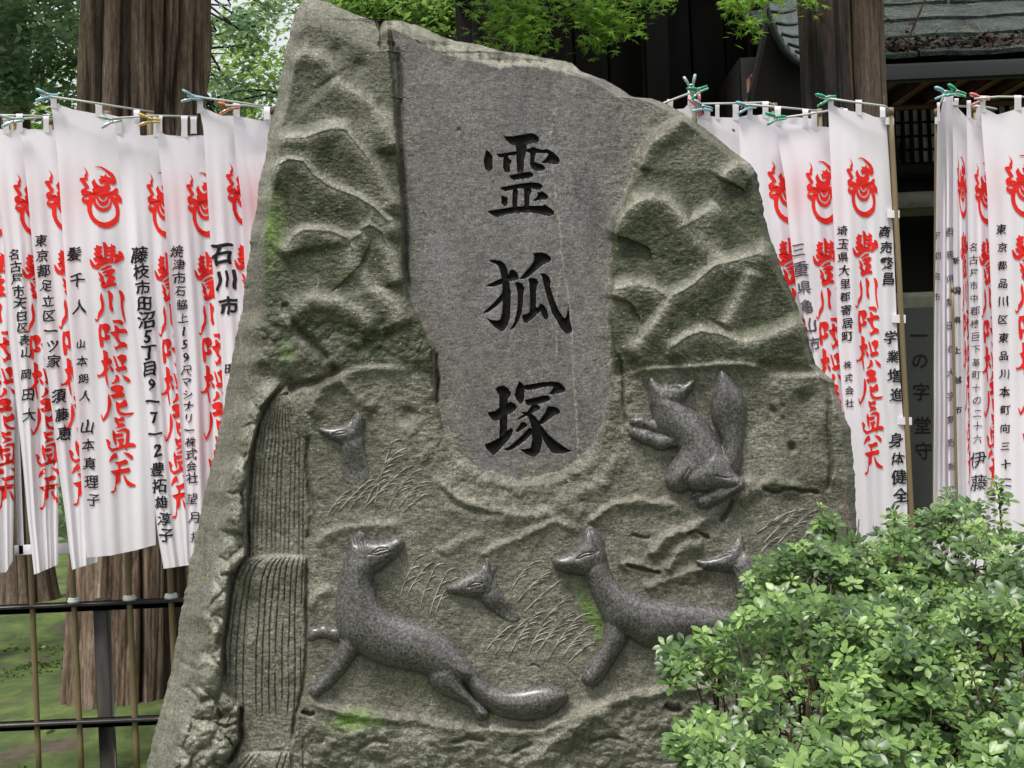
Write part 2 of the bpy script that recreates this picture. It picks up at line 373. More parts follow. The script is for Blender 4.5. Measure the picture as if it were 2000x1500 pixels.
# (points, amplitude m, width above, width below)
RIDGES = [
 ([(650,150),(672,173),(700,190),(732,210),(752,240),(766,268),(775,300)], .017, 12, 26),
 ([(530,274),(560,272),(600,269),(622,260),(637,255),(656,251),(673,255),(698,283),(726,322),(749,361),(768,392),(782,430)], .026, 13, 34),
 ([(515,345),(544,322),(564,311),(592,314),(612,342),(648,367),(698,386),(732,409),(760,436),(785,470)], .024, 12, 36),
 ([(545,500),(560,482),(575,462),(591,452),(620,451),(647,453),(684,470),(700,462),(720,452)], .020, 12, 34),
 ([(684,470),(692,518),(720,546),(745,574),(770,600),(790,640)], .015, 14, 26),
 ([(702,452),(722,441),(745,455),(765,500),(778,560)], .016, 11, 26),
 ([(548,640),(575,600),(610,585),(660,592),(700,612),(740,640)], .012, 14, 30),
 ([(562,120),(600,105),(640,120),(662,150)], .010, 12, 26),
 ([(619,758),(653,742),(692,726),(740,721),(776,722),(800,730)], .012, 8, 26),
 ([(1188,470),(1190,451),(1216,421),(1245,396),(1275,388),(1304,396),(1326,418),(1341,443),(1377,473),(1421,506)], .026, 13, 36),
 ([(1341,440),(1360,430),(1377,421),(1390,412),(1403,399)], .014, 12, 26),
 ([(1216,693),(1245,673),(1272,640),(1297,605),(1315,579),(1355,557),(1399,520),(1443,509),(1480,498),(1513,473)], .026, 14, 38),
 ([(1414,641),(1436,601),(1458,561),(1470,525)], .012, 12, 20),
 ([(1200,585),(1205,566),(1234,557),(1275,564),(1304,583)], .018, 12, 30),
 ([(1297,693),(1318,675),(1341,660),(1370,649),(1407,656),(1451,671),(1495,663),(1535,645),(1568,630),(1590,618)], .026, 13, 34),
 ([(1412,352),(1418,341),(1443,322),(1469,322),(1485,335)], .016, 11, 22),
 ([(1246,330),(1262,290),(1300,262),(1335,234),(1360,222)], .010, 12, 22),
 ([(1223,735),(1253,723),(1333,720),(1407,712),(1450,713),(1491,720)], .010, 5, 30),
 ([(1150,1020),(1205,987),(1260,980),(1315,984),(1350,995)], .014, 6, 26),
 ([(1267,1083),(1297,1057),(1326,1042),(1346,1043),(1365,1036)], .016, 8, 14),
 ([(1304,1116),(1322,1083),(1348,1064),(1372,1062)], .014, 8, 14),
 ([(1262,1152),(1304,1130),(1333,1123),(1380,1110)], .013, 7, 20),
 ([(1210,1105),(1240,1098),(1293,1116),(1320,1112)], .010, 8, 12),
 ([(1440,985),(1475,956),(1491,945),(1517,940),(1540,950),(1565,958)], .012, 9, 16),
 ([(1341,1040),(1380,1010),(1420,975),(1450,950),(1480,940)], .014, 10, 22),
 ([(863,1083),(880,1070),(903,1058),(947,1048)], .007, 9, 12),
 ([(940,1088),(960,1078),(1020,1048),(1080,1018),(1105,1025),(1130,1048)], .011, 7, 30),
 ([(612,1070),(635,1050),(665,1035),(700,1028),(740,1025),(790,1024)], .009, 7, 24),
 ([(604,810),(618,780),(638,750),(660,742),(690,765),(715,790),(735,800)], .013, 8, 34),
 ([(603,1190),(625,1165),(650,1150)], .010, 8, 20),
 ([(597,1362),(640,1385),(690,1393),(760,1402),(830,1412),(930,1428),(1060,1430),(1130,1395),(1200,1372),(1300,1350),(1480,1330)], .022, 9, 60),
 ([(800,815),(812,870),(840,930),(885,975),(950,1000),(1020,1008),(1090,1002)], .013, 9, 34),
 ([(1150,1000),(1100,985),(1180,940),(1215,880)], .009, 14, 20),
 ([(1040,1498),(1075,1460),(1110,1430),(1150,1405),(1200,1392)], .022, 14, 40),
 ([(620,1500),(660,1450),(720,1420)], .012, 16, 30),
]
# narrow dark cuts: (points, depth, half width, dirt)
CUTS = [
 ([(556,590),(566,620),(580,644),(612,672),(642,706)], .018, 9, .5),
 ([(660,716),(640,742),(608,750),(580,752),(560,760)], .020, 9, .8),
 ([(565,745),(545,760),(525,785),(505,830),(492,900),(485,1000),(484,1085),(470,1100),(455,1130),(447,1180),(438,1260),(436,1345)], .015, 3.2, .6),
 ([(470,1380),(468,1420),(470,1448),(440,1492)], .022, 5, .9),
 ([(602,850),(600,900),(606,960),(610,1010),(600,1060)], .012, 5, .45),
 ([(600,1090),(600,1180),(597,1260),(592,1340),(578,1400),(572,1450)], .012, 3.5, .7),
 ([(776,90),(782,150),(780,250),(786,350),(792,420),(792,520),(798,575)], .014, 5, .6),
 ([(852,690),(853,740),(853,790)], .012, 3, .9),
 ([(1207,690),(1214,730),(1218,790),(1222,830)], .008, 3.5, .7),
 ([(837,895),(845,925),(858,955),(885,982),(928,1000),(985,1008)], .010, 8, .22),
 ([(1488,952),(1502,960),(1517,964),(1532,957),(1548,955),(1562,961),(1580,960),(1602,965)], .014, 3.2, .8),
 ([(1432,978),(1422,1000),(1407,1020)], .016, 4.5, .9),
 ([(1341,1046),(1360,1040),(1385,1052)], .012, 3.5, .8),
 ([(1223,1103),(1255,1112),(1293,1120)], .012, 3.5, .8),
 ([(1618,740),(1622,790),(1616,850),(1622,900),(1618,960)], .014, 5, .5),
 ([(1232,1046),(1255,1052),(1270,1052)], .008, 3, .7),
 ([(1035,1300),(1045,1298),(1055,1306)], .006, 2, .9),
 ([(590,1390),(605,1397),(612,1393)], .02, 4, .9),
 ([(1296,1376),(1312,1388),(1330,1384)], .02, 7, .8),
 ([(430,1125),(455,1120)], .014, 4, .6), ([(420,1370),(432,1402)], .012, 3, .6), ([(392,1400),(440,1418),(468,1412)], .012, 3.5, .5),
 ([(360,1340),(395,1372),(420,1362)], .012, 5, .4), ([(415,1200),(432,1230),(428,1262)], .012, 6, .5), ([(350,1290),(385,1310),(410,1300)], .010, 5, .3),
 ([(880,1450),(915,1442),(950,1448)], .010, 4, .5), ([(1000,1470),(1040,1452)], .010, 4, .5), ([(1150,1450),(1190,1440),(1220,1446)], .010, 4, .5), ([(700,1462),(735,1445),(760,1450)], .01, 4, .4),
]
PITS = [(1545,872,9,.02),(1580,775,20,.012),(1530,790,7,.006),(1525,815,5,.005),(897,253,4,.005),(1430,280,8,.008),(1510,800,8,.006),(560,745,14,.015),(655,100,14,.008),(700,130,16,.010),(740,205,10,.01),(578,75,12,.012),(1305,1090,8,.006),(800,810,16,.016),(830,910,9,.006)]
WF = [
 [(484,1088),(486,1000),(492,900),(504,835),(522,795),(542,774),(562,768),(572,790),(578,830),(590,852),(602,860),(600,900),(606,960),(608,1010),(600,1060),(598,1088)],
 [(437,1345),(438,1260),(447,1180),(456,1130),(470,1104),(492,1089),(540,1083),(597,1086),(600,1180),(597,1260),(592,1340),(578,1400),(572,1455),(520,1466),(480,1466),(468,1380)],
 [(432,1500),(455,1484),(474,1472),(510,1468),(566,1466),(572,1600),(420,1600)],
]
CH1 = [[(500,145),(520,160),(620,158),(760,135),(830,122),(880,140),(915,175),(915,215),(890,235),(830,240),(770,260),(775,300),(740,450),(735,580),(665,580),(655,450),(650,300),(637,265),(580,250),(530,205)],
[(300,320),(335,345),(370,390),(372,540),(350,570),(315,565),(285,540),(270,450),(285,370)],
[(415,365),(470,365),(640,335),(660,340),(660,375),(560,385),(480,408),(445,400)],
[(760,310),(850,300),(880,300),(960,318),(1020,312),(1080,345),(1150,410),(1160,450),(1145,480),(1110,488),(1040,475),(945,468),(1000,420),(1030,375),(1010,355),(960,350),(880,350),(800,350),(762,335)],
[(500,400),(550,385),(560,420),(600,450),(575,500),(580,575),(550,588),(515,570),(495,520),(500,460)],
[(815,290),(870,285),(885,350),(870,400),(860,460),(900,475),(960,490),(988,525),(985,550),(950,560),(880,560),(835,540),(812,490),(818,400)],
[(565,622),(620,608),(740,585),(810,575),(850,600),(845,630),(800,648),(690,660),(630,670),(600,665)],
[(455,765),(540,745),(700,715),(830,700),(900,705),(945,725),(960,750),(940,780),(900,782),(830,770),(700,765),(600,785),(520,803)],
[(610,780),(660,775),(670,810),(655,1000),(610,1000),(605,900)],
[(735,755),(820,760),(835,800),(805,860),(800,1000),(745,1000),(748,900),(745,820)],
[(475,850),(500,860),(548,880),(545,960),(520,985),(480,950)],
[(895,820),(960,808),(1010,840),(1025,870),(1010,900),(960,900),(900,908),(840,918),(890,875),(905,850)],
[(310,1040),(420,1018),(600,990),(760,975),(960,975),(985,960),(1060,1010),(1095,1045),(1090,1075),(1040,1092),(960,1080),(880,1055),(740,1050),(560,1065),(430,1105),(380,1090)]]
CH2 = [[(335,230),(400,228),(470,240),(520,280),(545,340),(560,430),(575,560),(590,610),(585,650),(580,780),(575,900),(550,990),(510,1055),(475,1068),(440,1045),(380,1000),(300,910),(360,932),(420,940),(460,930),(485,860),(495,740),(480,640),(490,560),(480,440),(460,350),(440,300),(410,275),(345,248)],
[(600,340),(640,355),(670,400),(680,450),(640,465),(560,480),(470,515),(380,540),(290,540),(340,510),(420,470),(480,445),(560,400),(575,360)],
[(490,600),(500,700),(400,785),(320,840),(260,850),(290,820),(380,740),(460,650)],
[(850,150),(950,140),(1010,160),(1050,195),(1060,225),(1040,250),(980,275),(930,310),(860,370),(790,430),(740,450),(690,450),(740,390),(810,310),(860,240),(860,190)],
[(635,500),(670,488),(720,505),(745,560),(735,620),(725,760),(710,860),(680,940),(630,1020),(580,1050),(630,950),(655,860),(670,740),(670,620),(650,540)],
[(793,445),(850,440),(890,455),(912,495),(890,540),(882,600),(880,790),(920,780),(930,740),(975,760),(1010,820),(1028,880),(1015,920),(985,928),(960,890),(935,830),(900,860),(840,920),(770,968),(740,955),(715,880),(760,865),(800,850),(815,780),(812,620),(805,510)],
[(930,385),(990,390),(1035,430),(1052,480),(1045,540),(1070,620),(1100,710),(1150,820),(1200,900),(1225,915),(1245,860),(1258,780),(1270,850),(1280,950),(1305,1040),(1300,1075),(1260,1095),(1215,1080),(1180,1040),(1120,930),(1070,850),(1040,750),(1000,620),(970,500),(955,430)]]
CH3 = [[(410,295),(450,268),(500,262),(550,290),(588,340),(580,375),(550,420),(545,600),(540,780),(520,830),(455,860),(460,700),(455,560),(452,380),(425,340)],
[(315,578),(400,560),(520,470),(590,450),(640,480),(655,515),(640,550),(560,600),(460,650),(420,675),(370,660),(335,620)],
[(285,950),(340,930),(440,880),(540,790),(600,755),(612,790),(590,850),(540,920),(480,985),(420,1050),(390,1080),(340,1040),(300,1000)],
[(685,208),(715,230),(745,265),(742,350),(735,440),(715,470),(685,465),(655,430),(632,370),(650,290)],
[(735,260),(850,240),(950,222),(1060,215),(1140,220),(1190,250),(1225,295),(1220,330),(1180,342),(1110,355),(1030,362),(1065,320),(1088,280),(1070,265),(980,275),(880,300),(790,315),(740,300)],
[(752,430),(790,418),(880,400),(980,375),(1030,382),(1048,410),(1040,435),(980,455),(900,480),(840,490),(790,495),(765,475)],
[(840,480),(890,480),(930,510),(925,540),(880,560),(830,590),(760,620),(700,650),(650,662),(700,625),(770,580),(810,530)],
[(700,575),(760,568),(820,590),(870,620),(905,665),(930,720),(945,800),(950,900),(945,970),(920,1050),(880,1090),(830,1090),(760,1060),(690,1005),(760,1005),(820,990),(838,900),(835,780),(820,700),(790,630),(750,600)],
[(710,690),(750,690),(780,715),(775,740),(730,770),(680,800),(640,798),(680,740)],
[(800,755),(840,770),(835,830),(780,880),(700,950),(620,1000),(550,1022),(500,1010),(580,970),(680,880),(760,800)],
[(1020,505),(1080,505),(1130,520),(1165,560),(1155,590),(1100,610),(1030,660),(960,710),(930,720),(915,680),(960,620),(1000,560)],
[(935,730),(960,750),(1020,830),(1100,900),(1200,970),(1260,1010),(1300,1022),(1240,1045),(1190,1058),(1120,1058),(1060,1040),(1020,980),(980,920),(945,850)]]
CHARS = [(CH1, 900, 240), (CH2, 900, 470), (CH3, 900, 710)]
GLYPH = [[[(900+a/6, oy+b_/6) for a, b_ in p] for p in ch] for ch, ox, oy in CHARS]
GB = [(940, 256, 1098, 428), (938, 488, 1122, 656), (942, 740, 1122, 894)]

def win(x, y, pts, m):
    P = np.array(pts); return (x > P[:, 0].min()-m) & (x < P[:, 0].max()+m) & (y > P[:, 1].min()-m) & (y < P[:, 1].max()+m)
def stone(x, y, noise=True):
    """height of the carved face (m, towards the viewer) and its surface masks at photo-plane positions x,y (about 1.5 mm apart)"""
    sh = x.shape; x = x.ravel().astype(float); y = y.ravel().astype(float); n = len(x)
    h = np.zeros(n); algae = np.zeros(n); pale = np.zeros(n); moss = np.zeros(n); dirt = np.zeros(n)
    jt = np.where(y < 735, .3, 1.); wx = x+jt*(5*vn(x/40, y/40, 21)+2.5*vn(x/11, y/11, 22)); wy = y+jt*(5*vn(x/40, y/40, 23)+2.5*vn(x/11, y/11, 24))
    xl, xr = xLf(y), xRf(y)
    dP = sdf(x+2*vn(x/15, y/15, 2), y, PANEL)
    rightside = ss(1120, 1200, x)
    soft = 7+4*rightside*ss(760, 700, y)+16*ss(820, 900, y)
    outP = ss(0, 1, -dP/soft)
    upper = ss(735, 700, y)      # mountain zone above
    topleft = ss(745, 775, x)
    h += outP*(.030*upper+.016*(1-upper))
    panel = ss(-4, 3, dP)*(1-.70*ss(1165, 1265, x+30*vn(x/40, y/50, 77))*ss(470, 380, y))*(1-.5*ss(60, 8, dP)*ss(-.3, .3, vn(x/20, y/60, 78)))
    # mountains
    mtn = outP*upper; hm = np.zeros(n)
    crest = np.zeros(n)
    for pts, A, wa, wb in RIDGES:
        big = pts[0][1] < 735 and A > .0135; k = win(wx, wy, pts, 175 if big else 95); xx, yy = wx[k], wy[k]
        if not k.any(): continue
        d, s, t = sdist(xx, yy, pts)
        end = ss(0, .10, t+.02)*ss(1.02, .9, t) if True else 1
        below = s > 0
        if pts[0][1] < 735 and A > .009: A = A*1.62; wa = wa*1.25; wb = wb*1.15
        g = np.where(below, .6*np.exp(-(d/wb)**2)+.4*np.exp(-(d/(wa*1.15))**2), .8*np.exp(-(d/wa)**2)+.2*np.exp(-(d/(2.4*wa))**2))*end
        if big:      # mountains overlap like scales: each one lies in front of the one above
            pk = np.where(dP[k] > 0, np.exp(-dP[k]/6), 1); lob = A*(.30+.14*np.exp(-(d/14)**2)+.56*np.exp(-(d/56)**2.1)); w_ = np.where(below, 1., 0.)*end*ss(172, 90, d)
            hk = hm[k]; g_ = A*(.85*np.exp(-(d/wa)**2)+.15*np.exp(-(d/(2.6*wa))**2))*end
            hm[k] = np.where(below, hk*(1-w_)+lob*pk*w_, np.maximum(hk, g_*pk)+.25*np.minimum(hk, g_*pk))
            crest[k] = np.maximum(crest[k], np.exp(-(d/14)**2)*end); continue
        g = g if big else g*ss(93, 62, d)
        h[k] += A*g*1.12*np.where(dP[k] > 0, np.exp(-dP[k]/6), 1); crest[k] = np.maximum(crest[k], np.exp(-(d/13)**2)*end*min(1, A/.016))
    h += hm
    # green algae kept to the hollows, so the clear ridge tops look lit
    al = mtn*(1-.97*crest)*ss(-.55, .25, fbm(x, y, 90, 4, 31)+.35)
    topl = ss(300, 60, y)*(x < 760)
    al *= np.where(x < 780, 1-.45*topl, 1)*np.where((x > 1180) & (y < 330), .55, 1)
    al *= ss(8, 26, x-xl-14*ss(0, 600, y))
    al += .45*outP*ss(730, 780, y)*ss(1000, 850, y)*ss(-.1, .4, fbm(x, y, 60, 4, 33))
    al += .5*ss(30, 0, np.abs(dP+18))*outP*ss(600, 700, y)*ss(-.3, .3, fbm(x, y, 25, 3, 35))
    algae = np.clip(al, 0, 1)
    # left flank that turns away
    wflank = np.interp(y, [0, 80, 250, 500, 700, 800, 1000, 1200, 1400, 1500, 1760], [14, 22, 26, 34, 60, 62, 56, 62, 70, 60, 60])
    wflank = wflank*(1+.18*vn(y/35, y*0, 41)); dl = x-xl; t = np.clip(dl/wflank, 0, 1)
    h -= .15*(1-t)**1.5*ss(0, 60, wflank)*1.3
    flank = 1-ss(.75, 1.05, dl/wflank); algae *= 1-.75*flank
    # rocks between flank and waterfall
    wfx = np.interp(y, [740, 790, 900, 1085, 1130, 1260, 1345, 1380, 1450, 1500], [560, 520, 488, 484, 452, 438, 436, 470, 470, 440])
    rk = ss(0, 8, wfx-x)*ss(.6, 1.0, dl/wflank)*ss(735, 790, y)
    mid = np.clip((x-xl-wflank)/(wfx-xl-wflank+1), 0, 1)
    f1, f2, cid = vor(wx, wy*.82, 52, 3)
    lump = np.clip(1-f1*1.1, 0, 1)
    h += rk*(.030*np.sin(np.clip(mid, 0, 1)*math.pi*.8+.3)+.030*lump+.020*(cid-.5)-.008*ss(.22, 0, f2-f1)+.010*fbm(x, y, 30, 4, 45)); dirt += rk*.14*ss(.10, 0, f2-f1)*ss(-.3, .2, vn(x/30, y/30, 44))
    g1, g2, gid = vor(wx, wy, 17, 8)
    rough = np.clip(.45*rk+.42*ss(0, 40, sdist(x, y, RIDGES[30][0])[0]*(np.interp(x, [597, 690, 930, 1060, 1200, 1480], [1364, 1393, 1428, 1430, 1372, 1330]) < y)), 0, 1)
    rough = np.maximum(rough, .45*ss(560, 600, y)*ss(760, 700, y)*ss(660, 560, x))
    rough = np.maximum(rough, .55*outP*ss(760, 640, y)*(x < 860)*ss(560, 700, y)); rough = np.maximum(rough, .25*ss(60, 30, np.abs(dP+28))*ss(560, 700, y)*(dP < 0))
    h += rough*(.014*(.6-g1)+.009*(gid-.5))
    pale += np.clip(rk*(.32+.5*lump)*ss(-.35, .35, fbm(x, y, 22, 4, 51)), 0, .62)
    base = ss(1395, 1440, y)*ss(-.3, .3, fbm(x, y, 55, 4, 52)+.15); pale += .34*base*(x > 590); h += .022*ss(1400, 1450, y)*(x > 590)*fbm(x, y*1.3, 110, 4, 53)
    pale += .46*crest*mtn*ss(-.7, .2, fbm(x, y, 20, 3, 55))  # paler crest colour paints in the light their upper edges catch
    # chipped top face
    yl = np.interp(x, [600, 640, 735, 742, 760, 790, 830, 870, 930, 975, 1000, 1050, 1100, 1145, 1180], [-5, 5, 45, 66, 54, 64, 90, 108, 120, 132, 128, 130, 140, 150, 156])
    yl = yl+2.5*vn(x/9, x*0, 61)+1.2*vn(x/4, x*0, 62)
    up = np.clip(yl-y, 0, 60)*(x > 735); h -= up*.0055+(up > 0)*(.010*fbm(x, y*2.2, 34, 4, 63)+.005*np.abs(fbm(x+y, y*1.5, 14, 3, 64))); pale += .50*ss(0, 4, up)*ss(-.5, .3, fbm(x, y, 18, 3, 65))
    panel *= 1-ss(0, 3, up); algae *= 1-ss(0, 3, up)
    tb = ss(40, 8, y-yl)*(x > 760)*(x < 1200)*ss(-.4, .4, fbm(x, y*.3, 30, 3, 66)); dirt += .45*tb*(up <= 0)
    tl = ss(60, 0, y-np.interp(x, [560, 600, 640, 740], [60, -5, 3, 50])); h -= .035*tl*(x < 742)*(y < 140); pale += .35*tl*(x < 742)
    # right edge
    dr = (xr-x)/np.sqrt(1+np.interp(y, [100, 200, 330, 350, 900], [3, 1.6, 1.2, .3, .1])**2); h -= .04*(1-ss(0, 16, dr))**1.5
    h += .018*ss(6, 16, x-1490)*ss(722, 740, y)*ss(985, 930, y)*ss(1475, 1530, x)*.8
    # waterfalls
    groove = np.zeros(n); wfm = np.zeros(n, np.int8)
    for i, p in enumerate(WF):
        P = np.array(p, float); k = win(x, y, p, 6); kk = np.where(k)[0]
        if not len(kk): continue
        xx, yy = x[kk], y[kk]; ins = sdf(xx, yy, p); inn = ss(-3, 2, ins)
        ytop = [768, 1083, 1466][i]; tmid = np.clip((yy-ytop)/[320, 380, 130][i], 0, 1)
        hh = [.002, .008, .012][i]+[.014, .026, .02][i]*np.exp(-(yy-ytop)/55)-.03*np.exp(-np.maximum(yy-ytop, 0)/7)
        h[kk] = h[kk]*(1-inn)+inn*(hh+.012*np.exp(-((xx-540)/60)**2))
        L = np.interp(yy, [760, 780, 835, 900, 1000, 1088, 1089, 1104, 1130, 1180, 1260, 1345, 1465, 1466, 1500], [560, 530, 504, 492, 486, 484, 492, 470, 456, 447, 438, 436, 440, 474, 440]); Rr = np.interp(yy, [768, 790, 830, 860, 1600], [566, 576, 590, 601, 600])
        s = (xx-L)/(Rr-L+1)*13; s = s+.13*vn(yy/60, np.round(s), 71)
        fr = np.abs(s-np.round(s)); pxw = (Rr-L)/13; q = fr*pxw
        on = (_TAB[(np.round(s).astype(int)*7+i*31) & 255, 3] > .12)*ss(-.75, -.35, vn(yy/50, np.round(s)*9.1, 73)+.25*np.exp(-(yy-ytop)/120))
        on *= ss([335, 335, 999][i], [290, 290, 998][i], yy-ytop) if i < 2 else 1
        gr = np.exp(-(q/1.35)**2)*on*ss(1, 5, ins)*np.where(i == 0, .75, 1)
        h[kk] -= .0055*gr; dirt[kk] = np.maximum(dirt[kk], .8*gr); wfm[kk[ins > 0]] = i+1
        algae[kk] *= (1-inn); pale[kk] = pale[kk]*(1-inn)+inn*.38*np.exp(-(yy-ytop)/16)*(yy > ytop+2)
        rough[kk] *= 1-inn; panel[kk] *= 1-inn
    for pts, D, w, dr_ in CUTS:
        k = win(wx, wy, pts, 5*w); d, _, t = sdist(.5*(wx[k]+x[k]), .5*(wy[k]+y[k]), pts)
        g = np.exp(-(d/w)**2)*ss(-.01, .06, t)*ss(1.01, .94, t); h[k] -= D*g; dirt[k] = np.maximum(dirt[k], dr_*np.exp(-(d/(w*.9))**2)*ss(-.01, .06, t)*ss(1.01, .94, t))
    for cx, cy, r, D in PITS:
        g = np.exp(-((wx-cx)**2+(wy-cy)**2)/r**2); h -= D*g; dirt = np.maximum(dirt, .7*g)
    for cx, cy, rx, ry, a, s in [(690, 1408, 42, 20, -.15, 1), (735, 1412, 20, 9, 0, .7), (1152, 1195, 13, 52, -.42, 1), (1168, 1225, 10, 40, -.1, .9), (530, 455, 12, 70, 0, .75), (548, 440, 9, 60, 0, .5), (905, 1345, 18, 12, 0, .45), (560, 690, 14, 24, 0, .5), (398, 1130, 4, 4, 0, .8), (840, 1340, 60, 26, .3, .22), (960, 1397, 8, 6, 0, .4)]:
        ca, sa = math.cos(a), math.sin(a); u = ((x-cx)*ca+(y-cy)*sa)/rx; v = (-(x-cx)*sa+(y-cy)*ca)/ry; moss = np.maximum(moss, s*np.exp(-(u*u+v*v)**1.3))
    # veins
    for pts, w in [([(1083,165),(1090,200),(1080,235),(1075,262),(1078,330),(1084,380),(1092,440),(1098,520),(1112,580),(1116,640),(1122,760),(1130,900)], 2.2), ([(1098,520),(1090,560),(1088,640),(1086,700)], 1.6), ([(1190,1090),(1200,1140),(1204,1200),(1214,1230)], 1.5), ([(1222,1350),(1226,1400)], 1.5)]:
        k = win(x, y, pts, 14); d, _, t = sdist(x[k]+2.5*vn(y[k]/9, y[k]*0, 81), y[k], pts); pale[k] = np.maximum(pale[k], .62*np.exp(-(d/w)**2)*ss(-.3, .3, vn(y[k]/14, x[k]/40, 82)+.3))
    # engraved characters
    ink = np.zeros(n, np.int8)
    for i, (ch, bb) in enumerate(zip(GLYPH, GB)):
        k = np.where((x > bb[0]-6) & (x < bb[2]+6) & (y > bb[1]-6) & (y < bb[3]+6))[0]
        if not len(k): continue
        best = np.full(len(k), -50.)
        for p in ch:
            q = np.array(p); mk = (x[k] > q[:, 0].min()-5) & (x[k] < q[:, 0].max()+5) & (y[k] > q[:, 1].min()-5) & (y[k] < q[:, 1].max()+5)
            if mk.any(): best[mk] = np.maximum(best[mk], sdf(x[k][mk], y[k][mk], p))
        h[k] -= ss(-.6, 1.0, best)*(.005+.0035*np.clip(best/7, 0, 1)); ink[k[best > .15]] = i+1
    if noise:
        nz = (1-panel)
        h += nz*(.0045*fbm(x, y, 60, 3, 91)+.0024*fbm(x, y, 16, 3, 92)+rough*.0085*fbm(x, y, 24, 4, 93)+mtn*.0012*fbm(x*.8, y*1.3, 7, 3, 94))*(1-.4*mtn)
        h += panel*(.0008*fbm(x, y, 9, 3, 95)+.002*fbm(x, y, 120, 2, 96))
        h += flank*.006*fbm(x, y*.5, 40, 4, 97)+.0013*(1-.8*panel)*fbm(x, y, 5, 2, 98)
    rs = lambda a: a.reshape(sh)
    return rs(h), rs(np.clip(panel, 0, 1)), rs(algae), rs(np.clip(pale, 0, .8)), rs(moss), rs(np.clip(dirt, 0, 1)), rs(ink), rs(wfm)

STY = 4.0
root_loc = at(990, 1762, STY+.15)
mon = thing('stone_monument', 'large grey granite monument stone carved with foxes, waterfall and three black characters', 'monument', tuple(root_loc))
# grid rows: finer where letters are
rows = []; yv = -2.9
while yv < 1762:
    rows.append(yv); yv += 1.15 if any(bb[1]-4 < yv < bb[3]+4 for bb in GB) else (2.1 if yv < 1515 else 10)
rows.append(1762.); rows = np.array(rows); NC = 740
XX = np.empty((len(rows), NC)); YY = np.repeat(rows[:, None], NC, 1)
for i, yv in enumerate(rows):
    a, c = float(xLf(yv)), float(xRf(yv)); g = np.linspace(a, c, 700)
    dens = np.ones(700)*.5
    fade = float(ss(700, 770, yv)); dens += .75*fade*ss(425, 445, g)*ss(615, 600, g)
    cf = max(float(ss(bb[1]-60, bb[1]-2, yv)*ss(bb[3]+60, bb[3]+2, yv)) for bb in GB); dens += .42*cf*ss(925, 938, g)*ss(1135, 1122, g)
    cum = np.concatenate([[0], np.cumsum((dens[1:]+dens[:-1])/2)]); cum /= cum[-1]
    XX[i] = np.interp(np.linspace(0, 1, NC), cum, g)
_jl = (2.4*vn(rows/16, rows*0+3, 5)+1.3*vn(rows/6, rows*0+3, 6))*ss(20, 60, rows); _jr = (1.8*vn(rows/12, rows*0+9, 7)+1.*vn(rows/5, rows*0+4, 8))*ss(200, 260, rows)
H, pa, al, pl, mo, di, ink, wfm = stone(XX, YY)
_a = np.array([XX[:, :1], XX[:, -1:]]); XX = XX+_jl[:, None]*np.exp(-(XX-XX[:, :1])/9)+_jr[:, None]*np.exp(-(XX[:, -1:]-XX)/9)
V = at(XX, YY, STY-H).reshape(-1, 3); nr = len(rows)
idx = np.arange(nr*NC).reshape(nr, NC)
F = np.stack([idx[:-1, :-1], idx[1:, :-1], idx[1:, 1:], idx[:-1, 1:]], -1).reshape(-1, 4)
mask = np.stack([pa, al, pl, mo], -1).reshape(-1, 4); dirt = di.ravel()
fi = np.maximum.reduce([ink.ravel()[F[:, 0]], ink.ravel()[F[:, 2]]]); fi = np.where((ink.ravel()[F] > 0).sum(1) >= 2, fi, 0)
fw = np.where((wfm.ravel()[F] > 0).sum(1) >= 3, wfm.ravel()[F].max(1), 0)
fp = (sdf(XX.ravel()[F[:, 0]], YY.ravel()[F[:, 0]], PANEL) > 0) & (fi == 0) & (fw == 0)
def cut(name, sel, mat, **k):
    f = F[sel]; u, inv = np.unique(f, return_inverse=True)
    return part(name, V[u], inv.reshape(f.shape), mat, mon, attrs={'mask': mask[u], 'dirt': dirt[u]}, **k)
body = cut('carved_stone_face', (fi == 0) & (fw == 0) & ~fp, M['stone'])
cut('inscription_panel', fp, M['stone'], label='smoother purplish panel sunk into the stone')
for i, nm in enumerate(['top black engraved character, spirit', 'middle black engraved character, fox', 'bottom black engraved character, mound']):
    cut('engraved_character', fi == i+1, M['ink_stone'], label=nm)
for i, nm in enumerate(['upper narrow carved waterfall', 'lower wider carved waterfall', 'lowest carved waterfall at the foot']):
    cut('carved_waterfall', fw == i+1, M['stone'], label=nm)
# the block behind the face: rings running backwards from the outline
ring = np.concatenate([idx[:, 0], idx[-1, 1:], idx[::-1, -1][1:], idx[0, ::-1][1:-1]])
ring = ring[::3]; rp = V[ring]; c0 = rp.mean(0); Vb = [rp]; n = len(ring)
for k, (dy, sc) in enumerate([(.05, 1.0), (.14, .995), (.28, .975), (.42, .93), (.52, .82), (.55, .5), (.56, .02)]):
    q = rp.copy(); q[:, 0] = c0[0]+(q[:, 0]-c0[0])*sc; q[:, 2] = c0[2]+(q[:, 2]-c0[2])*sc; q[:, 1] += dy*(1+.0*k)
    q[:, 2] = np.where(rp[:, 2] < .05, rp[:, 2], q[:, 2])
    q += .012*np.stack([vn(rp[:, 2]*9, rp[:, 0]*9+k*5, 11), vn(rp[:, 2]*9, rp[:, 0]*9+k*5, 12), vn(rp[:, 2]*9, rp[:, 0]*9+k*5, 13)], -1)*(k > 0); Vb.append(q)
Vb = np.vstack(Vb); a = np.arange(n); Fb = np.vstack([np.stack([k*n+a, k*n+(a+1) % n, (k+1)*n+(a+1) % n, (k+1)*n+a], -1) for k in range(7)])
mk = np.zeros((len(Vb), 4)); mk[:, 2] = .15; mk[:, 1] = .2
